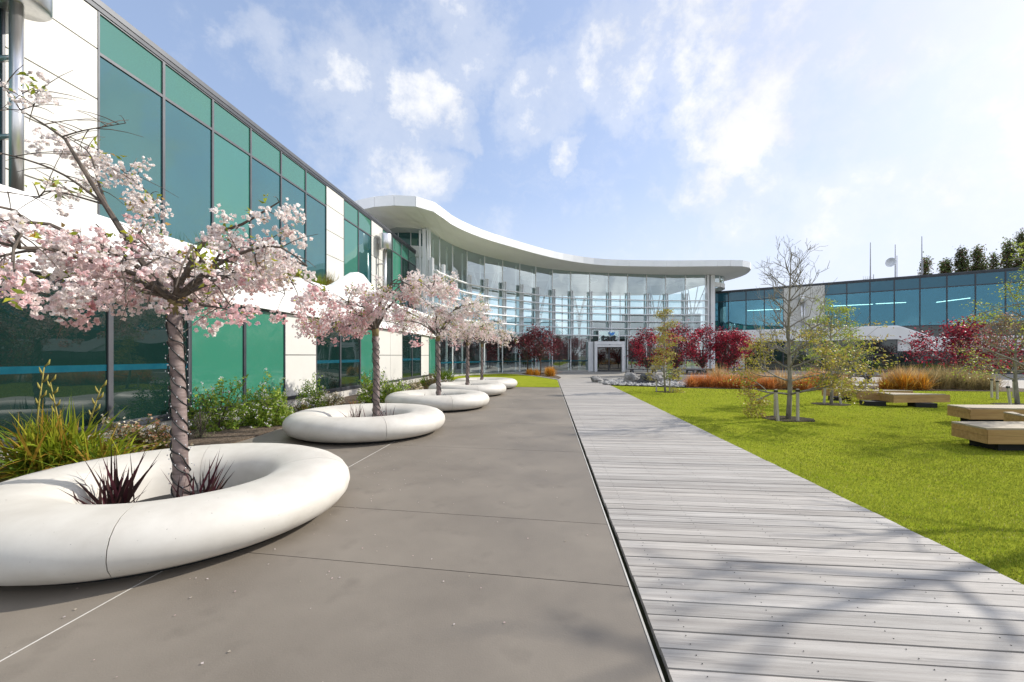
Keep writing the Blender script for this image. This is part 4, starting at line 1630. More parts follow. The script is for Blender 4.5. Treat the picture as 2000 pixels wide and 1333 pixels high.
M['flax_stalk'] = pm('flax_stalk', (.22, .18, .03), (.30, .26, .05), scale=8, rough=.7)
DARKF = [(.055, .018, .022), (.075, .04, .035), (.035, .02, .02), (.10, .03, .04)]
flax((-3.78, 3.90, .03), 46, .80, 'dark purple flax left of the trunk in the nearest ring planter', 1, DARKF, .50, .15, width=.042, group='dark flax plants in the ring planters')
flax((-3.05, 4.0, .03), 30, .72, 'dark purple flax right of the trunk in the nearest ring planter', 2, DARKF, .6, .15, width=.032, group='dark flax plants in the ring planters')
flax((-4.15, 3.95, .03), 10, .95, 'low dark flax with long arching leaves at the left in the nearest ring planter', 12, DARKF, 1.1, .35, width=.022, group='dark flax plants in the ring planters')
flax((-3.3, 8.75, .03), 34, .74, 'dark flax left of the trunk in the second ring planter', 3, DARKF, .55, .2, group='dark flax plants in the ring planters')
flax((-2.65, 8.7, .03), 26, .70, 'dark flax right of the trunk in the second ring planter', 4, DARKF, .6, .2, group='dark flax plants in the ring planters')
flax((-2.75, 12.7, .03), 22, .60, 'dark flax in the third ring planter, left of its trunk', 5, DARKF, .55, .2, group='dark flax plants in the ring planters')
flax((-1.7, 20.2, .03), 14, .60, 'dark flax in the farthest ring planter', 6, DARKF, .5, .2, group='dark flax plants in the ring planters')
flax((-1.6, 16.85, .03), 12, .52, 'small dark flax in the fourth ring planter', 9, DARKF, .55, .2, group='dark flax plants in the ring planters')

GREENF = [(.19, .26, .018), (.25, .30, .02), (.12, .19, .02), (.32, .32, .03), (.32, .20, .03)]
flax((-6.35, 5.7, .02), 900, 1.25, 'big green flax with yellow edged leaves and flower stalks at the left edge', 7, GREENF, .85, .42, 'flax_plant', 'plant', None, .034, 5, 3)
flax((-5.6, 5.6, .02), 380, .85, 'lower arching green flax in front of the big one beside the nearest planter', 17, GREENF, 1.0, .5, 'flax_plant', 'plant', None, .028, 5)
flax((-3.75, 22.4, .02), 420, 1.45, 'bright green flax clump before the lobby, right of the third cherry trunk', 19, [(.13, .20, .02), (.19, .25, .025), (.08, .14, .02)], .75, .42, 'flax_plant', 'plant', None, .05, 4)
flax((-4.5, 21.2, .02), 120, .9, 'smaller green flax tucked behind the third cherry trunk', 20, [(.13, .20, .02), (.19, .25, .025), (.08, .14, .02)], .75, .42, 'flax_plant', 'plant', None, .045, 4)


# ================================================================== SHRUBS
def shrub(loc, rx, ry, h, label, seed, cols, size=.05, n=1500, flowers=None, fl_cols=None, fl_size=.02, group=None, cat='shrub', aspect=.45, name='shrub', clump=14):
    rng = np.random.default_rng(seed)
    t = thing(name, label, cat, loc, 0, group)
    q = MB()
    for k in range(9):
        a = rng.uniform(0, 2 * PI)
        r = rng.uniform(.3, .85)
        q.tube([(0, 0, 0), (rx * r * .5 * math.cos(a), ry * r * .5 * math.sin(a), h * .45), (rx * r * math.cos(a), ry * r * math.sin(a), h * rng.uniform(.65, .9))], [.012, .009, .004], 5)
    q.build('stems', 'limb', t)
    # shoots over an uneven dome, leaves in whorls along each shoot
    ns = max(20, n // clump)
    d = unit(rng.normal(size=(ns, 3)))
    d[:, 2] = np.abs(d[:, 2])
    rr = rng.uniform(.55, 1.0, ns) ** .6
    bumpy = 1 + .16 * np.sin(d[:, 0] * 5 + seed) + .14 * np.sin(d[:, 1] * 6 + 2 * seed) + .1 * rng.normal(size=ns)
    tip = d * np.array([rx, ry, h]) * (rr * bumpy)[:, None]
    out = unit(d * np.array([1, 1, 1.0]) + [0, 0, .6])
    tt = rng.uniform(0, 1, (ns, clump))
    P = tip[:, None, :] - out[:, None, :] * (tt * min(.28, h * .35))[:, :, None] + rng.normal(size=(ns, clump, 3)) * size * .45
    P = P.reshape(-1, 3)
    P[:, 2] = np.maximum(P[:, 2], .02)
    nrm = unit(np.repeat(out, clump, 0) + rng.normal(size=P.shape) * .7)
    v, f = leaves(P, size * rng.uniform(.6, 1.25, len(P)), rng, aspect, normal=nrm)
    shade = np.repeat(1 + rng.normal(size=ns) * .14, clump)[:, None]
    c = np.repeat(np.clip(tint(len(P), rng, cols) * shade, 0, 1), 4, 0)
    parts = [(v, f, c)]
    if flowers:
        flowers = max(flowers, 45)
        k = rng.choice(ns, flowers, replace=flowers > ns)
        up = tip[k] + out[k] * .02
        C = (up[:, None, :] + rng.normal(size=(flowers, 6, 3)) * fl_size).reshape(-1, 3)
        v, f = leaves(C, fl_size * rng.uniform(1.2, 2.1, len(C)), rng, .9)
        parts.append((v, f, np.repeat(tint(len(C), rng, fl_cols, None, .08), 4, 0)))
    np_mesh('foliage', *merge(parts), 'leaf', t)
    return t


CHO = [(.21, .33, .03), (.28, .38, .04), (.14, .24, .025), (.34, .40, .06)]
WHT = [(.80, .78, .74), (.72, .70, .72), (.8, .72, .70)]
shrub((-6.45, 9.0, .02), .75, .60, 1.12, 'glossy green shrub dotted with white flowers right beside the nearest cherry trunk', 31, CHO, .075, 3000, 60, WHT, .018)
shrub((-5.95, 9.9, .02), .62, .55, 1.0, 'green shrub with white flowers, middle of the three before the green panes', 32, CHO, .075, 2600, 50, WHT, .018)
shrub((-5.45, 9.35, .02), .55, .5, .78, 'low bright green shrub with white flowers at the bed edge behind the second planter', 33, CHO, .07, 2400, 60, WHT, .018)
shrub((-5.55, 11.4, .02), .5, .5, 1.0, 'tall narrow light green shrub under the white panel behind the second planter', 34, CHO, .075, 1500, 20, WHT, .018)
shrub((-4.65, 13.6, .02), .60, .6, 1.25, 'leafy green shrub directly left of the second cherry trunk', 35, CHO, .09, 1700, 20, WHT, .02)
shrub((-3.9, 13.3, .02), .5, .5, .95, 'leafy green shrub directly right of the second cherry trunk', 36, CHO, .085, 1400, 30, WHT, .02)
RHO = [(.20, .22, .04), (.15, .18, .04), (.32, .18, .07), (.25, .25, .05)]
PEA = [(.80, .62, .38), (.80, .45, .25), (.82, .72, .50), (.75, .35, .2)]
shrub((-5.95, 6.75, .02), .42, .36, .52, 'low bronze shrub with peach flowers in front of the dark panes', 41, RHO, .055, 1500, 90, PEA, .026)
shrub((-6.55, 6.9, .02), .34, .3, .50, 'low bronze shrub with a few cream flowers behind the big flax', 42, RHO, .055, 1100, 36, [(.85, .7, .5), (.8, .75, .6)], .026)
shrub((-5.55, 10.7, .02), .35, .3, .42, 'small bronze shrub between the white flowered shrubs and the white panel', 43, RHO, .055, 800, 18, WHT, .022)
shrub((-5.35, 12.1, .02), .42, .36, .50, 'low shrub with cream flower heads behind the left rim of the second planter', 44, RHO, .06, 900, 50, [(.78, .70, .52), (.75, .66, .5)], .034)
shrub((-3.65, 15.6, .02), .42, .4, .55, 'low shrub with cream flower heads left of the third ring planter', 45, RHO, .06, 900, 60, [(.8, .72, .52), (.78, .68, .5)], .034)
shrub((-3.65, 18.6, .02), .7, .6, .85, 'rounded brown green shrub behind the third ring planter', 46, [(.17, .10, .03), (.12, .10, .03), (.20, .13, .04)], .05, 2200)
shrub((-2.95, 18.2, .02), .45, .4, .62, 'low orange brown shrub beside the third cherry trunk', 47, [(.22, .13, .04), (.16, .12, .04)], .05, 1300, 20, WHT, .03)
shrub((-4.45, 16.8, .02), .5, .45, .6, 'dark green shrub with small white flowers below the white wall panels', 48, CHO, .06, 1300, 40, WHT, .025)
shrub((-6.0, 7.9, .02), .22, .2, .60, 'small grey green rounded shrub at the dark window foot', 49, [(.22, .24, .12), (.28, .28, .15)], .03, 800)
for j, (x, y, lab) in enumerate(((-4.95, 10.9, 'orange sedge tuft at the bed edge left of the second planter'), (-4.75, 12.3, 'orange sedge tuft behind the second planter near the cream flowers'), (-4.35, 11.6, 'thin orange sedge tuft touching the rim of the second planter'))):
    flax((x, y, .02), 90, .40, lab, 60 + j, [(.42, .17, .03), (.36, .14, .03), (.30, .18, .05)], .6, .4, 'sedge', 'grass tuft', 'orange sedge tufts in the garden bed', .008, 3)
# planting on the ledge of the left building
for j, (u, lab, h, cols) in enumerate(((13.4, 'golden green grasses growing on the white ledge above the green panes', 1.0, GREENF), (14.6, 'green cushion plant on the white ledge left of the sloping flank', .9, [(.20, .27, .02), (.30, .32, .03)]),
                                       (15.4, 'yellowish grass tuft on the white ledge against the sloping flank', 1.15, [(.22, .20, .04), (.28, .18, .05)]), (9.8, 'grass tuft on the white ledge behind the crown of the nearest cherry', 1.0, GREENF),
                                       (16.3, 'grassy green tuft behind the sloping flank of the white ledge', .95, [(.25, .30, .03), (.30, .26, .05)]))):
    p_ = S(u, -8.65 if u < 16 else -8.98, 3.96)
    flax(tuple(p_), 420, h, lab, 70 + j, cols, .62, .16, 'ledge_plant', 'plant', 'plants on the white ledge', .018, 3)

# ================================================================== YOUNG TREES ON THE LAWN
def grow(rng, p, d, L, r, depth, segs, tips, spread, up, ratio=.72, nsub=3):
    """recursive branching: segs receives (points, radii), tips the twig points"""
    pts = [p.copy()]
    cur, dd = p.copy(), d.copy()
    k = 5
    for i in range(k):
        dd = dd + rng.normal(size=3) * .10 + np.array([0, 0, up * .06])
        dd /= np.linalg.norm(dd)
        cur = cur + dd * L / k
        pts.append(cur.copy())
    segs.append((pts, np.linspace(r, r * .55, k + 1)))
    if depth == 0:
        tips.extend(pts[1:])
        return
    for j in range(nsub):
        i = rng.integers(2, k + 1)
        a = rng.uniform(0, 2 * PI)
        side = np.cross(dd, [math.cos(a), math.sin(a), .3])
        side /= np.linalg.norm(side) + 1e-9
        nd = dd * (1 - spread * .5) + side * spread
        nd /= np.linalg.norm(nd)
        grow(rng, pts[i], nd, L * ratio * rng.uniform(.75, 1.1), r * .55, depth - 1, segs, tips, spread, up, ratio, nsub)


def young_tree(loc, h, crown, label, seed, leafy, cols, nbranch=16, zmin=.9, r=.05, group='young staked trees on the lawn', lean=0.0, leaf_top=.62, leaf=.05, name='young_tree', per=9, depth=2, mat='leaf', flat=.35, upb=1.0):
    rng = np.random.default_rng(seed)
    t = thing(name, label, 'tree', loc, 0, group)
    q = MB()
    tr = [np.array([lean * (max(z, 0) / h) ** 1.5 + .03 * math.sin(z * 2 + seed), .03 * math.cos(z * 1.7 + seed), z]) for z in np.linspace(-.05, h, 14)]
    q.tube(tr, list(np.linspace(r, .006, 14)), 9)
    q.build('trunk', 'young_bark', t, True)
    segs, tips = [], []
    for k in range(nbranch):
        zz = zmin + (h * .92 - zmin) * (k + rng.random()) / nbranch
        i = min(12, max(0, int(zz / h * 13)))
        p0 = tr[i]
        az = 2.4 * k + rng.normal() * .4
        s = (zz - zmin) / (h - zmin)
        L = crown * (1 - .62 * s) * rng.uniform(.75, 1.15)
        d = np.array([math.cos(az), math.sin(az), (.28 + .75 * s) * upb])
        d /= np.linalg.norm(d)
        grow(rng, p0.copy(), d, L * .72, r * .42 * (1 - .5 * s), depth, segs, tips, .62, .25 + s)
    q = MB()
    for pts, rad in segs:
        q.tube(pts, [max(.003, x) for x in rad], 4, False)
    q.build('branches', 'young_bark', t)
    tips = np.array(tips)
    w = np.clip(1.15 - (tips[:, 2] / h) / leaf_top, 0, 1) if leaf_top < 1 else np.ones(len(tips))
    keep = rng.random(len(tips)) < leafy * w
    T = tips[keep]
    if len(T):
        P = (T[:, None, :] + rng.normal(size=(len(T), per, 3)) * np.array([.11, .11, .028])).reshape(-1, 3)
        v, f = leaves(P, leaf * rng.uniform(.6, 1.3, len(P)), rng, .55, flat=flat * 3)
        np_mesh('crown', v, f, np.repeat(tint(len(P), rng, cols), 4, 0), mat, t)
    return t


YEL = [(.42, .38, .05), (.34, .33, .04), (.46, .36, .10), (.33, .23, .08)]
LIM = [(.36, .42, .05), (.42, .46, .08), (.26, .34, .04)]
BRO = [(.30, .20, .11), (.28, .15, .12), (.38, .33, .06), (.22, .12, .10)]
A_ = G(1540, 819)
B_ = G(1622, 790)
C_ = G(1298, 766)
D_ = G(1986, 791)
E_ = G(1664, 762)
young_tree(tuple(A_), 4.3, 1.5, 'tall young tree with a bare twiggy top and yellow green lower sprays', 101, .75, YEL, 28, .7, .062, lean=.05, leaf_top=.50, leaf=.062, per=12, depth=3)
young_tree(tuple(B_), 3.2, 1.25, 'young tree with lime green leaves, right of the tall bare topped one', 102, .5, LIM, 20, .9, .05, lean=.05, leaf_top=1.2, leaf=.062, per=9)
young_tree(tuple(C_), 3.9, .80, 'slim upright young tree with yellow green leaves before the pebble bed', 103, .55, YEL, 24, .35, .05, lean=-.02, leaf_top=1.0, leaf=.065, per=7)
young_tree(tuple(D_), 2.75, 1.55, 'spreading young tree with brownish twigs cut by the right edge', 104, .42, BRO, 26, .95, .065, lean=-.05, leaf_top=1.2, leaf=.055, per=8)
young_tree(tuple(E_), 3.3, 1.1, 'thin nearly bare young tree behind the timber platforms', 105, .16, LIM, 13, 1.2, .045, lean=-.12, leaf_top=1.2)


def stake(px, top, Y, label, lean=0.0, group='timber stakes of the young trees'):
    x = (px - 1000) / F * Y
    h = EYE - (top - HOR) / F * Y
    t = thing('tree_stake', label, 'stake', (x, Y, 0), 0, group)
    q = MB()
    q.bar((0, 0, -.1), (lean, 0, h), .05, .05)
    q.build('post', 'stake', t)
    q = MB()
    q.box(lean - .032, lean + .032, -.032, .032, h - .07, h - .02)
    q.build('tie', 'wire', t)
    return t


stake(1514, 763, 10.75, 'left rear stake of the tall bare topped tree')
stake(1520, 761, 10.0, 'left front stake of the tall bare topped tree', -.06)
stake(1558, 760, 10.0, 'right stake of the tall bare topped tree', .0)
stake(1609, 753, 13.6, 'left stake of the lime green tree', .05)
stake(1643, 754, 13.4, 'right stake of the lime green tree', -.09)
stake(1282, 740, 18.2, 'left stake of the slim upright tree')
stake(1308, 740, 18.2, 'right stake of the slim upright tree')
stake(1659, 737, 19.5, 'left stake behind the timber platforms, at the nearly bare tree')
stake(1691, 737, 19.8, 'right stake behind the timber platforms, at the nearly bare tree')
stake(1937, 740, 15.6, 'leftmost stake of the pair standing left of the tree at the right edge')
stake(1948, 743, 15.0, 'right one of the pair of stakes left of the tree at the right edge')
stake(1980, 742, 15.6, 'stake behind the trunk of the spreading tree at the right edge')
stake(1975, 754, 12.4, 'leaning front stake of the spreading tree at the right edge', -.10)

for p_, rx in ((A_, .62), (B_, .55), (C_, .42), (D_, .6)):
    q = MB()
    rr = random.Random(int(p_.x * 10))
    pts = [(p_.x + rx * (1 + rr.uniform(-.1, .1)) * math.cos(a), p_.y + rx * .8 * (1 + rr.uniform(-.1, .1)) * math.sin(a)) for a in [k * PI / 9 for k in range(18)]]
    q.prism(pts, -.05, .012)
    structure(q, 'soil', 'soil')


# shadow casting bare trees that stand just outside the frame, on the right
young_tree((8.7, 4.86, 0), 6.6, 1.75, 'bare tree on the lawn right of the nearest platform', 111, .05, BRO, 9, 2.2, .13, leaf_top=1.3, group='trees beyond the right edge')
young_tree((12.4, 9.1, 0), 4.6, 1.7, 'leafy young tree on the lawn right of the platforms', 112, .9, LIM, 18, 1.1, .07, leaf_top=1.3, group='trees beyond the right edge')


# ================================================================== RED TREES
def red_tree(loc, h, rx, label, seed, cols, trunk_h, n=2600, leaf=.16, group='dark red leaved trees before the buildings'):
    rng = np.random.default_rng(seed)
    t = thing('red_tree', label, 'tree', loc, 0, group)
    q = MB()
    q.tube([(0, 0, -.05), (.03, 0, trunk_h * .5), (0, 0, trunk_h), (.02, 0, h * .7)], [.07, .06, .055, .02], 8)
    q.build('trunk', 'limb', t, True)
    q = MB()
    nc = 34
    C = []
    for k in range(nc):
        d = unit(rng.normal(size=(1, 3)))[0]
        rr = rng.uniform(.35, 1) ** .5
        c = np.array([d[0] * rx * rr, d[1] * rx * rr, trunk_h + (h - trunk_h) * (.50 + .46 * d[2] * rr)])
        c[2] = max(c[2], trunk_h * .9)
        C.append(c)
        q.tube([(0, 0, trunk_h * .9), tuple((c + [0, 0, trunk_h]) * .5 - [c[0] * .1, c[1] * .1, 0]), tuple(c)], [.03, .02, .006], 5)
    q.build('branches', 'limb', t)
    C = np.array(C)
    k = rng.integers(0, nc, n)
    P = C[k] + rng.normal(size=(n, 3)) * np.array([.19, .19, .17]) * rx
    v, f = leaves(P, leaf * rng.uniform(.55, 1.2, n), rng, .6, flat=.5)
    tone = (1 + rng.normal(size=nc) * .22)[k][:, None]
    c = np.repeat(np.clip(tint(n, rng, cols, None, .2) * tone, 0, 1), 4, 0)
    np_mesh('crown', v, f, c, 'leaf', t)
    return t


RED = [(.22, .016, .03), (.13, .013, .022), (.34, .022, .045), (.06, .011, .014), (.50, .05, .08)]
DKR = [(.17, .03, .04), (.10, .02, .027), (.24, .06, .075), (.055, .014, .017)]
red_tree((2.35, 34.0, 0), 4.1, 1.45, 'dull dark red tree standing alone left of the entrance among orange tufts', 201, DKR, 1.3)
red_tree((1.35, 36.0, 0), 3.6, 1.2, 'small dark red tree half hidden behind the lone one left of the entrance', 202, DKR, 1.3, 1500)
red_tree((10.4, 31.5, 0), 3.6, 1.3, 'red tree left of the slim upright tree, nearest to the entrance doors', 203, RED, .6)
red_tree((13.0, 32.5, 0), 4.3, 1.55, 'red tree right behind the slim upright tree', 204, RED, .6, 3200)
red_tree((15.6, 33.5, 0), 4.4, 1.35, 'tallest red tree in the middle of the red group', 205, RED, .55, 3000)
red_tree((17.4, 33.0, 0), 3.9, 1.3, 'red tree between the tallest one and the bright one', 206, RED, .6)
red_tree((18.2, 33.6, 0), 3.9, 1.45, 'bright red tree at the right end of the red group', 207, [(.36, .02, .045), (.24, .016, .035), (.12, .012, .022), (.55, .05, .08)], 1.1)
red_tree((25.8, 23.6, 0), 3.4, 1.9, 'broad bright red tree before the blue glass office on the right', 208, RED, .8, 4200, .15)
red_tree((29.6, 25.5, 0), 3.1, 1.7, 'dark red tree behind the spreading tree at the right edge', 209, RED, .8, 2600, .15)


# ================================================================== GRASS TUFTS
def tuft_proto(seed, cols, size, n, spread, droop, width):
    rng = np.random.default_rng(seed)
    base = rng.normal(size=(n, 3)) * np.array([.12, .12, 0]) * size
    a = rng.uniform(0, 2 * PI, n)
    tilt = np.abs(rng.normal(size=n)) * spread
    d = unit(np.stack([np.cos(a) * np.sin(tilt), np.sin(a) * np.sin(tilt), np.cos(tilt)], 1))
    v, f, k = blades(base, d, size * rng.uniform(.5, 1.05, n), width * rng.uniform(.6, 1.3, n), rng, droop * rng.uniform(.4, 1.5, n), 3)
    o = np_mesh('tussock', v, f, np.repeat(tint(n, rng, cols, None, .2), k, 0), 'blade')
    return o


ORA = [(.62, .22, .05), (.54, .17, .04), (.70, .32, .11), (.42, .21, .08)]
TAN = [(.56, .39, .16), (.50, .34, .14), (.62, .46, .24), (.48, .26, .10)]
BRN = [(.36, .27, .12), (.30, .22, .09), (.42, .33, .17), (.26, .22, .09)]
ORB = [(.60, .25, .02), (.52, .19, .02), (.62, .34, .05), (.40, .25, .05)]
protos = {'o': [tuft_proto(300 + j, ORA, .95, 560, .66, .26, .016) for j in range(3)], 't': [tuft_proto(310 + j, TAN, 1.35, 620, .42, .32, .015) for j in range(3)],
          'b': [tuft_proto(320 + j, BRN, 1.40, 700, .42, .34, .016) for j in range(3)], 'y': [tuft_proto(330 + j, ORB, .95, 480, .5, .3, .026) for j in range(2)]}
used = set()
tr_ = random.Random(12)


def tuft(kind, x, y, label, group, sc_=1.0):
    j = tr_.randrange(len(protos[kind]))
    p0 = protos[kind][j]
    if (kind, j) in used:
        o = p0.copy()
        COL.objects.link(o)
    else:
        o = p0
        used.add((kind, j))
    o.location = (x, y, .0)
    o.rotation_euler = (0, 0, tr_.uniform(0, 6.28))
    o.scale = (sc_, sc_, sc_ * tr_.uniform(.9, 1.1))
    return tag(o, label, 'grass tuft', group)


def row(kind, pxs, y0, dy, label, group, s=1.0):
    for k, px in enumerate(pxs):
        Y = y0 + dy * k + tr_.uniform(-.25, .25)
        tuft(kind, (px - 1000) / F * Y, Y, label, group, s * tr_.uniform(.72, 1.22))


row('o', range(1352, 1478, 18), 20.9, -.12, 'bushy orange grass tuft in the front row at the lawn edge', 'orange grass tufts along the lawn edge')
row('t', (1402, 1428, 1466, 1482), 22.3, -.2, 'taller straw coloured grass tuft behind the orange row', 'straw grass tufts behind the orange row')
row('o', range(1484, 1530, 16), 19.7, .0, 'orange brown grass tuft at the lawn edge left of the tall bare topped tree', 'orange brown tufts left of the tall tree')
row('t', (1522, 1545, 1566, 1588, 1604, 1618), 20.0, .0, 'big tan grass tuft behind the tall bare topped tree', 'tan grass tufts behind the tall tree')
row('o', (1572, 1597), 19.3, .0, 'orange tuft in front of the tan grasses right of the tall tree', 'orange tufts before the tan grasses')
row('t', (1640,), 19.6, .0, 'single tan grass tuft right behind the lime green tree', None)
row('t', (1738, 1756, 1774, 1792), 19.9, -.1, 'tan grass tuft behind the second timber platform', 'tan grass tufts behind the platforms')
row('y', (1730, 1765, 1797), 19.4, -.1, 'vivid orange tuft in front of the tan grasses behind the platforms', 'vivid orange tufts behind the platforms')
row('b', (1822, 1842, 1862, 1884, 1906, 1926), 19.8, -.12, 'olive brown feathery grass tuft below the broad red tree', 'olive brown grass tufts below the red tree')
row('b', (1832, 1872, 1915), 21.0, -.12, 'olive brown grass tuft in the rear row below the broad red tree', 'olive brown grass tufts below the red tree')
for x, y, s, lab in ((1.45, 33.2, .95, 'orange tuft left of the lone dark red tree'), (1.95, 32.6, .85, 'small orange tuft touching the trunk of the lone dark red tree'), (2.95, 31.4, 1.15, 'largest vivid orange tuft right of the lone dark red tree'), (3.0, 33.0, 1.0, 'orange tuft just behind the largest one by the lone red tree')):
    tuft('y', x, y, lab, 'orange tufts round the lone red tree', s)
shrub((12.3, 23.0, 0), .75, .55, .75, 'grey lavender cushion shrub behind the orange grasses', 51, [(.17, .15, .17), (.23, .20, .22), (.12, .12, .11)], .05, 1500, 60, [(.35, .28, .38)], .03)
shrub((11.0, 28.5, 0), .55, .5, 1.1, 'bright green leafy shrub under the red trees', 52, [(.20, .32, .03), (.28, .40, .05)], .11, 700)
q = MB()
q.prism([tuple((S(27.0, BW0 - .06)).xy), (2.2, 31.0), (.6, 33.6), (1.0, 36.5), (3.4, 37.0), (3.6, 30.0)], -.1, .02)
structure(q, 'garden_bed', 'mulch')
q = MB()
q.prism([(8.6, 20.25), (12, 19.25), (17, 19.25), (24.5, 17.6), (25, 22.0), (17, 21.6), (12.5, 22.2), (9.4, 22.4)], -.1, .01)
structure(q, 'garden_bed', 'mulch')
# low concrete wall behind the grasses
q = MB()
q.bar((9.9, 24.2, .22), (19.0, 23.6, .22), .25, .46)
o = q.build('low_wall', 'kerb', None)
tag(o, 'long low concrete wall behind the orange grasses', 'wall')

# ================================================================== PEBBLES AND ROCKS
def pebbles():
    rng = np.random.default_rng(9)
    poly = [(G(1163, 746).x, G(1163, 746).y), (G(1215, 742).x, G(1215, 742).y), (G(1300, 744).x, G(1300, 744).y), (G(1350, 750).x, G(1350, 750).y), (G(1338, 758).x, G(1338, 758).y), (G(1181, 753).x, G(1181, 753).y)]
    q = MB()
    q.prism(poly, -.1, .02)
    structure(q, 'pebble_ground', 'soil')
    n = 2600
    x = rng.uniform(min(p[0] for p in poly), max(p[0] for p in poly), n)
    y = rng.uniform(min(p[1] for p in poly), max(p[1] for p in poly), n)
    ok = inside(x, y, poly)
    x, y = x[ok], y[ok]
    n = len(x)
    base = np.array([(1, 0, 0), (-1, 0, 0), (0, 1, 0), (0, -1, 0), (0, 0, 1), (0, 0, -1)], float)
    fs = np.array([(0, 2, 4), (2, 1, 4), (1, 3, 4), (3, 0, 4), (2, 0, 5), (1, 2, 5), (3, 1, 5), (0, 3, 5)])
    s = rng.uniform(.05, .13, (n, 1, 1)) * np.array([1, 1, .6]) * rng.uniform(.7, 1.3, (n, 1, 3))
    a = rng.uniform(0, 2 * PI, n)
    v = base[None] * s
    vx = v[:, :, 0] * np.cos(a)[:, None] - v[:, :, 1] * np.sin(a)[:, None]
    vy = v[:, :, 0] * np.sin(a)[:, None] + v[:, :, 1] * np.cos(a)[:, None]
    v = np.stack([vx + x[:, None], vy + y[:, None], v[:, :, 2] + .05], 2)
    f = (np.arange(n)[:, None, None] * 6 + fs[None]).reshape(-1, 3)
    c = np.repeat(tint(n, rng, [(1, 1, 1), (.6, .6, .6), (1.2, 1.18, 1.1), (.35, .35, .36)], None, .1), 6, 0)
    o = np_mesh('pebbles', v.reshape(-1, 3), f, c, 'pebble', None, True)
    tag(o, 'bed of grey and white river pebbles beside the walk', 'pebbles', kind='stuff')


pebbles()


def rock(x, y, s, label, mat, seed):
    rng = np.random.default_rng(seed)
    q = MB()
    n, m = 14, 9
    vs, fs = [], []
    ph = rng.uniform(0, 6, 6)
    for i in range(m + 1):
        th = PI * i / m
        for k in range(n):
            a = 2 * PI * k / n
            d = Vector((math.sin(th) * math.cos(a), math.sin(th) * math.sin(a), math.cos(th)))
            r = 1 + .2 * math.sin(3 * d.x + ph[0]) + .18 * math.sin(4 * d.y + ph[1]) + .15 * math.sin(5 * d.z + ph[2] + 2 * d.x) + .05 * rng.normal()
            vs.append((d.x * r * s[0], d.y * r * s[1], max(-.05, d.z * r * s[2] + s[2] * .45)))
    for i in range(m):
        for k in range(n):
            fs.append((i * n + k, i * n + (k + 1) % n, (i + 1) * n + (k + 1) % n, (i + 1) * n + k))
    q._add(vs, fs)
    o = q.build('boulder', mat, None)
    o.location = (x, y, 0)
    return tag(o, label, 'rock', 'boulders in the pebble bed')


rock(5.1, 24.3, (.38, .3, .28), 'pale boulder at the left end of the pebble bed by the walk', 'rock', 1)
rock(6.9, 23.6, (.5, .35, .36), 'pale grey boulder below the left end of the picnic table', 'rock', 2)
rock(7.6, 23.0, (.55, .4, .38), 'dark boulder in the middle of the pebble bed', 'rock_dark', 3)
rock(8.1, 24.0, (.5, .35, .42), 'mottled boulder behind the dark one', 'rock', 4)
rock(5.6, 24.8, (.25, .2, .16), 'small flat boulder right of the pale one by the walk', 'rock', 5)


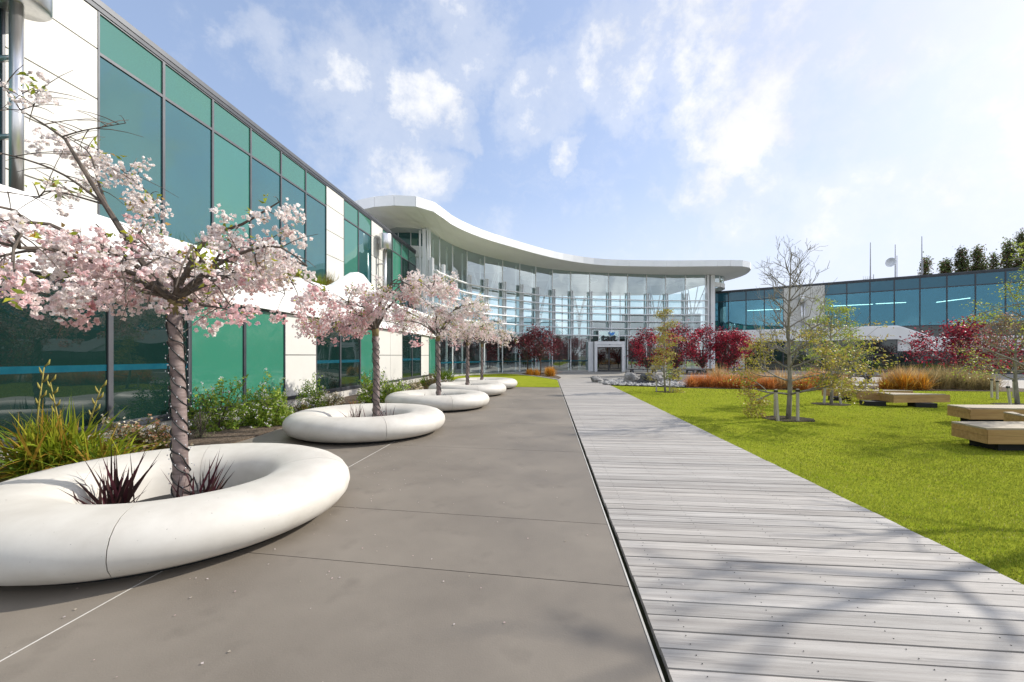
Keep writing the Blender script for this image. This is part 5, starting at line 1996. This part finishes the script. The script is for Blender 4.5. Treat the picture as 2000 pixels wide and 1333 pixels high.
# ================================================================== TIMBER PLATFORMS
def platform(corners, top, label, feet, h=.26):
    """a low slab of boards on dark recessed feet; corners are ground plan points"""
    cx = sum(c[0] for c in corners) / len(corners)
    cy = sum(c[1] for c in corners) / len(corners)
    t = thing('timber_platform', label, 'bench', (cx, cy, 0), 0, 'angular timber platforms on the lawn')
    P = [Vector((c[0] - cx, c[1] - cy, 0)) for c in corners]
    n = len(P)
    rr = random.Random(int(cx * 100))
    q = MB()
    for i in range(n):
        a, b = P[i], P[(i + 1) % n]
        ia, ib = a * .955, b * .955
        for k in range(2):
            z0 = top - h + k * h / 2 + (.004 if k else 0)
            z1 = top - h + (k + 1) * h / 2 - .028 * (k == 1)
            w = 1 + rr.uniform(-.12, .12)
            q.col = (w, w, w)
            d = (b - a).normalized() * .004
            q.hexa([a + d + Vector((0, 0, z0)), b - d + Vector((0, 0, z0)), ib + Vector((0, 0, z0)), ia + Vector((0, 0, z0))], [a + d + Vector((0, 0, z1)), b - d + Vector((0, 0, z1)), ib + Vector((0, 0, z1)), ia + Vector((0, 0, z1))])
    q.build('side_boards', 'deck_wood', t)
    # top boards run along the long side, clipped to the outline
    q = MB()
    e = max(((P[(i + 1) % n] - P[i]) for i in range(n)), key=lambda v_: v_.length).normalized()
    s = Vector((-e.y, e.x, 0))
    lo, hi = min(p_.dot(s) for p_ in P), max(p_.dot(s) for p_ in P)
    bw = .14
    k = 0
    while lo + k * bw < hi:
        s0, s1 = lo + k * bw + .003, min(hi, lo + (k + 1) * bw - .003)

        def cut(sv):
            xs = []
            for i in range(n):
                a, b = P[i], P[(i + 1) % n]
                da, db = a.dot(s) - sv, b.dot(s) - sv
                if da * db < 0 or abs(da) < 1e-9:
                    xs.append((a + (b - a) * (da / (da - db) if abs(da - db) > 1e-9 else 0)).dot(e))
            return (min(xs), max(xs)) if len(xs) > 1 else None
        c0, c1 = cut(s0 + .002), cut(s1 - .002)
        if c0 and c1:
            w = 1 + rr.uniform(-.1, .1)
            q.col = (w, w, w)
            z0, z1 = top - .026, top
            v = [e * c0[0] + s * s0, e * c0[1] + s * s0, e * c1[1] + s * s1, e * c1[0] + s * s1]
            q.hexa([p_ + Vector((0, 0, z0)) for p_ in v], [p_ + Vector((0, 0, z1)) for p_ in v])
        k += 1
    q.build('top_boards', 'deck_top', t)
    for kx in (-.42, .42):
        half = max(abs(p_.dot(e)) for p_ in P)
        m_ = e * (half * kx) + s * ((lo + hi) / 2)
        q = MB()
        q.hexa([m_ + e * i + s * j + Vector((0, 0, -.05)) for i, j in ((-.26, -.22), (.26, -.22), (.26, .22), (-.26, .22))], [m_ + e * i + s * j + Vector((0, 0, top - h)) for i, j in ((-.26, -.22), (.26, -.22), (.26, .22), (-.26, .22))])
        q.build('foot', 'dark', t)
    return t


def PT(px, py, Y):
    return ((px - 1000) / F * Y, Y)


# ground plan corners read from where the rims stand, rim height .40
def rim(px, py, z=.40):
    g = G(px, py, z)
    return (g.x, g.y)


TOPZ = .40
a, b, c = rim(1859, 824), rim(1931, 836), (7.55 + 2.0, 7.0)
platform([rim(1858, 823.3), rim(1929, 837), (9.7, 6.70), (10.0, 7.45)], TOPZ, 'nearest timber platform, its pointed end towards the walk', [(7.35, 7.25, .35, .22), (8.7, 7.3, .3, .25)])
platform([rim(1850, 790.7), rim(1895, 797.5), (12.4, 9.28), (12.8, 10.0)], TOPZ, 'timber platform just behind the nearest one', [(10.5, 9.75, .4, .25), (11.9, 9.75, .35, .25)])
platform([rim(1978, 804.5), rim(2012, 812), (10.2, 8.1), (10.5, 8.75)], TOPZ, 'timber platform cut by the right edge between the two near ones', [(11.2, 8.6, .5, .2)])
platform([rim(1714, 766.2), rim(1745, 770.8), rim(1856, 769.8), (11.45, 13.6)], TOPZ, 'long timber platform in the middle of the lawn, lying in front of another', [(11.95, 12.75, .45, .2), (13.4, 12.75, .45, .2)])
platform([rim(1656.5, 758.8), rim(1681, 763.6), rim(1784, 763.0), (11.3, 14.95)], TOPZ, 'farthest timber platform, behind the long middle one', [(12.5, 14.6, .35, .2), (14.0, 14.9, .35, .2)])


# ================================================================== PICNIC TABLES
def picnic(loc, rz, label):
    t = thing('picnic_table', label, 'picnic table', loc, rz, 'dark picnic tables before the lobby')
    q = MB()
    for k in range(5):
        q.box(-1.0, 1.0, -.39 + k * .157, -.39 + k * .157 + .145, .70, .745)
    q.build('tabletop', 'table_wood', t)
    for s in (-1, 1):
        q = MB()
        for k in range(2):
            y = s * .72 - .15 + k * .155
            q.box(-1.0, 1.0, y, y + .145, .42, .465)
        q.build('seat', 'table_wood', t)
    for x in (-.7, .7):
        for s in (-1, 1):
            q = MB()
            q.bar((x, s * .72, 0), (x, s * .28, .70), .09, .12)
            q.build('leg', 'table_wood', t)
        q = MB()
        q.box(x - .06, x - .01, -.86, .86, .33, .415)
        q.box(x - .06, x - .01, -.38, .38, .60, .695)
        q.build('crossbeam', 'table_wood', t)
    return t


picnic((8.5, 26.6, 0), -.1, 'dark picnic table beside the pebble bed, nearest to the entrance doors')
picnic((12.4, 27.0, 0), .15, 'dark picnic table under the red trees, left of the lavender shrub')
picnic((21.2, 24.4, 0), .1, 'dark picnic table behind the farthest timber platform')
picnic((10.9, 25.4, 0), -.1, 'dark picnic table directly left of the orange grasses')


# ================================================================== PERSON INSIDE THE LOBBY
def person():
    x, y = W(1024.5, 700, 41.8).x, 41.8
    t = thing('person', 'person in a brown top and dark trousers standing inside the glass lobby', 'person', (x, y, .02))
    J = [(0, 0, .95), (0, 0, 1.15), (0, .01, 1.38), (0, .01, 1.48), (0, 0, 1.56), (0, 0, 1.68),
         (-.10, 0, .90), (-.12, -.01, .48), (-.13, .03, .07), (-.14, -.12, .03),
         (.10, 0, .90), (.12, -.01, .48), (.13, .03, .07), (.15, -.12, .03),
         (-.18, .01, 1.36), (-.24, 0, 1.10), (-.18, -.16, .98), (.18, .01, 1.36), (.25, 0, 1.10), (.20, -.16, .98)]
    E = [(0, 1), (1, 2), (2, 3), (3, 4), (4, 5), (0, 6), (6, 7), (7, 8), (8, 9), (0, 10), (10, 11), (11, 12), (12, 13), (2, 14), (14, 15), (15, 16), (2, 17), (17, 18), (18, 19)]
    rad = [.14, .125, .15, .055, .075, .085, .095, .065, .045, .035, .095, .065, .045, .035, .065, .045, .035, .065, .045, .035]
    me = bpy.data.meshes.new('body')
    me.from_pydata(J, E, [])
    o = bpy.data.objects.new('body', me)
    COL.objects.link(o)
    sk = o.modifiers.new('skin', 'SKIN')
    for i, r in enumerate(rad):
        me.skin_vertices[0].data[i].radius = (r, r * (.72 if i < 3 else 1))
    me.skin_vertices[0].data[0].use_root = True
    o.modifiers.new('sub', 'SUBSURF').levels = 2
    dg = bpy.context.evaluated_depsgraph_get()
    dg.update()
    m2 = bpy.data.meshes.new_from_object(o.evaluated_get(dg))
    bpy.data.objects.remove(o)
    m2.materials.clear()
    for k in ('skin', 'shirt', 'trousers'):
        m2.materials.append(M[k])
    for p_ in m2.polygons:
        z, xx = p_.center.z, abs(p_.center.x)
        p_.use_smooth = True
        p_.material_index = 0 if z > 1.44 or (z < 1.02 and xx > .15 and z > .9 and p_.center.y < -.1) else (1 if z > .93 else 2)
    ob = bpy.data.objects.new('body', m2)
    COL.objects.link(ob)
    ob.parent = t
    q = MB()
    q.lathe([(.03, 1.80), (.085, 1.77), (.102, 1.70), (.098, 1.64), (.07, 1.60)], 14, 0, .012)
    q.build('hair', 'trousers', t, True)
    for k in range(2):
        s = -1 if k == 0 else 1
        q = MB()
        for j in range(5):
            q.tube([(s * .19 + (j - 2) * .014, -.18, .975), (s * .185 + (j - 2) * .014, -.215 - .004 * (2 - abs(j - 2)), .955), (s * .18 + (j - 2) * .012, -.225, .925)], [.008, .0075, .006], 5)
        q.build('fingers', 'skin', t, True)
    return t


person()


# ================================================================== TREES BEYOND THE RIGHT BUILDING
def far_tree(px, top, Y, wid, label, seed, cols, base_z=0.0):
    rng = np.random.default_rng(seed)
    x = (px - 1000) / F * Y
    h = EYE + (HOR - top) / F * Y
    t = thing('poplar', label, 'tree', (x, Y, 0), 0, 'tall trees behind the blue glass office')
    q = MB()
    q.tube([(0, 0, -.1), (.1, 0, h * .5), (0, 0, h * .95)], [.3, .2, .03], 8)
    q.build('trunk', 'limb', t, True)
    n, nc = 5200, 46
    zz = rng.uniform(.30, .985, nc)
    wv = .72 * wid * np.interp(zz, [.3, .5, .75, .92, 1], [.75, 1, .8, .45, .08])
    a = rng.uniform(0, 2 * PI, nc)
    rr = rng.uniform(.3, 1, nc)
    C = np.stack([np.cos(a) * wv * rr, np.sin(a) * wv * rr, zz * h], 1)
    q = MB()
    for c in C:
        q.tube([(0, 0, max(1, c[2] - 2.2)), tuple(c)], [.06, .015], 4)
    q.build('branches', 'limb', t)
    k = rng.integers(0, nc, n)
    P = C[k] + rng.normal(size=(n, 3)) * np.array([.25, .25, .42]) * wid * .8
    v, f = leaves(P, rng.uniform(.16, .36, n), rng, .7)
    tone = (1 + rng.normal(size=nc) * .25)[k][:, None]
    np_mesh('crown', v, f, np.repeat(np.clip(tint(n, rng, cols, None, .2) * tone, 0, 1), 4, 0), 'leaf', t)


DG = [(.12, .17, .05), (.16, .19, .06), (.20, .11, .08), (.09, .12, .04)]
far = [(1808, 508, 66, 1.5, 'leftmost small dark tree behind the blue glass office, beside the tall mast'), (1845, 507, 66, 1.4, 'low green tree second from left behind the blue glass office'),
       (1879, 487, 66, 1.6, 'pointed dark tree third from left behind the blue glass office'), (1911, 482, 66, 1.5, 'narrow reddish tree fourth from left behind the blue glass office'),
       (1941, 500, 66, 1.4, 'short dark tree in the dip behind the blue glass office'), (1968, 476, 66, 1.7, 'broad dark tree left of the tallest one behind the blue glass office'),
       (1994, 459, 66, 1.7, 'tallest dark tree behind the blue glass office, at the right edge'), (1925, 520, 70, 2.2, 'low bushy tree filling the gap behind the blue glass office')]
for i, (px, top, Y, w, lab) in enumerate(far):
    far_tree(px, top, Y, w, lab, 400 + i, DG)
# trees beyond the right edge, which the glass on the left mirrors
for i, (x, y) in enumerate(((47, 2), (52, 8), (49, 13), (56, -3), (60, 5))):
    rngx = 500 + i
    far_tree(1000 + x / max(y, 1) * F if False else 1000 + x / 30 * F, 500, 30, 3.2, 'x', rngx, DG)
    o = [o_ for o_ in bpy.data.objects if o_.get('label') == 'x'][0]
    o.location = (x, y, 0)
    o['label'] = 'broad dark tree standing beyond the right edge of the lawn'
    o['group'] = 'dark trees beyond the lawn'
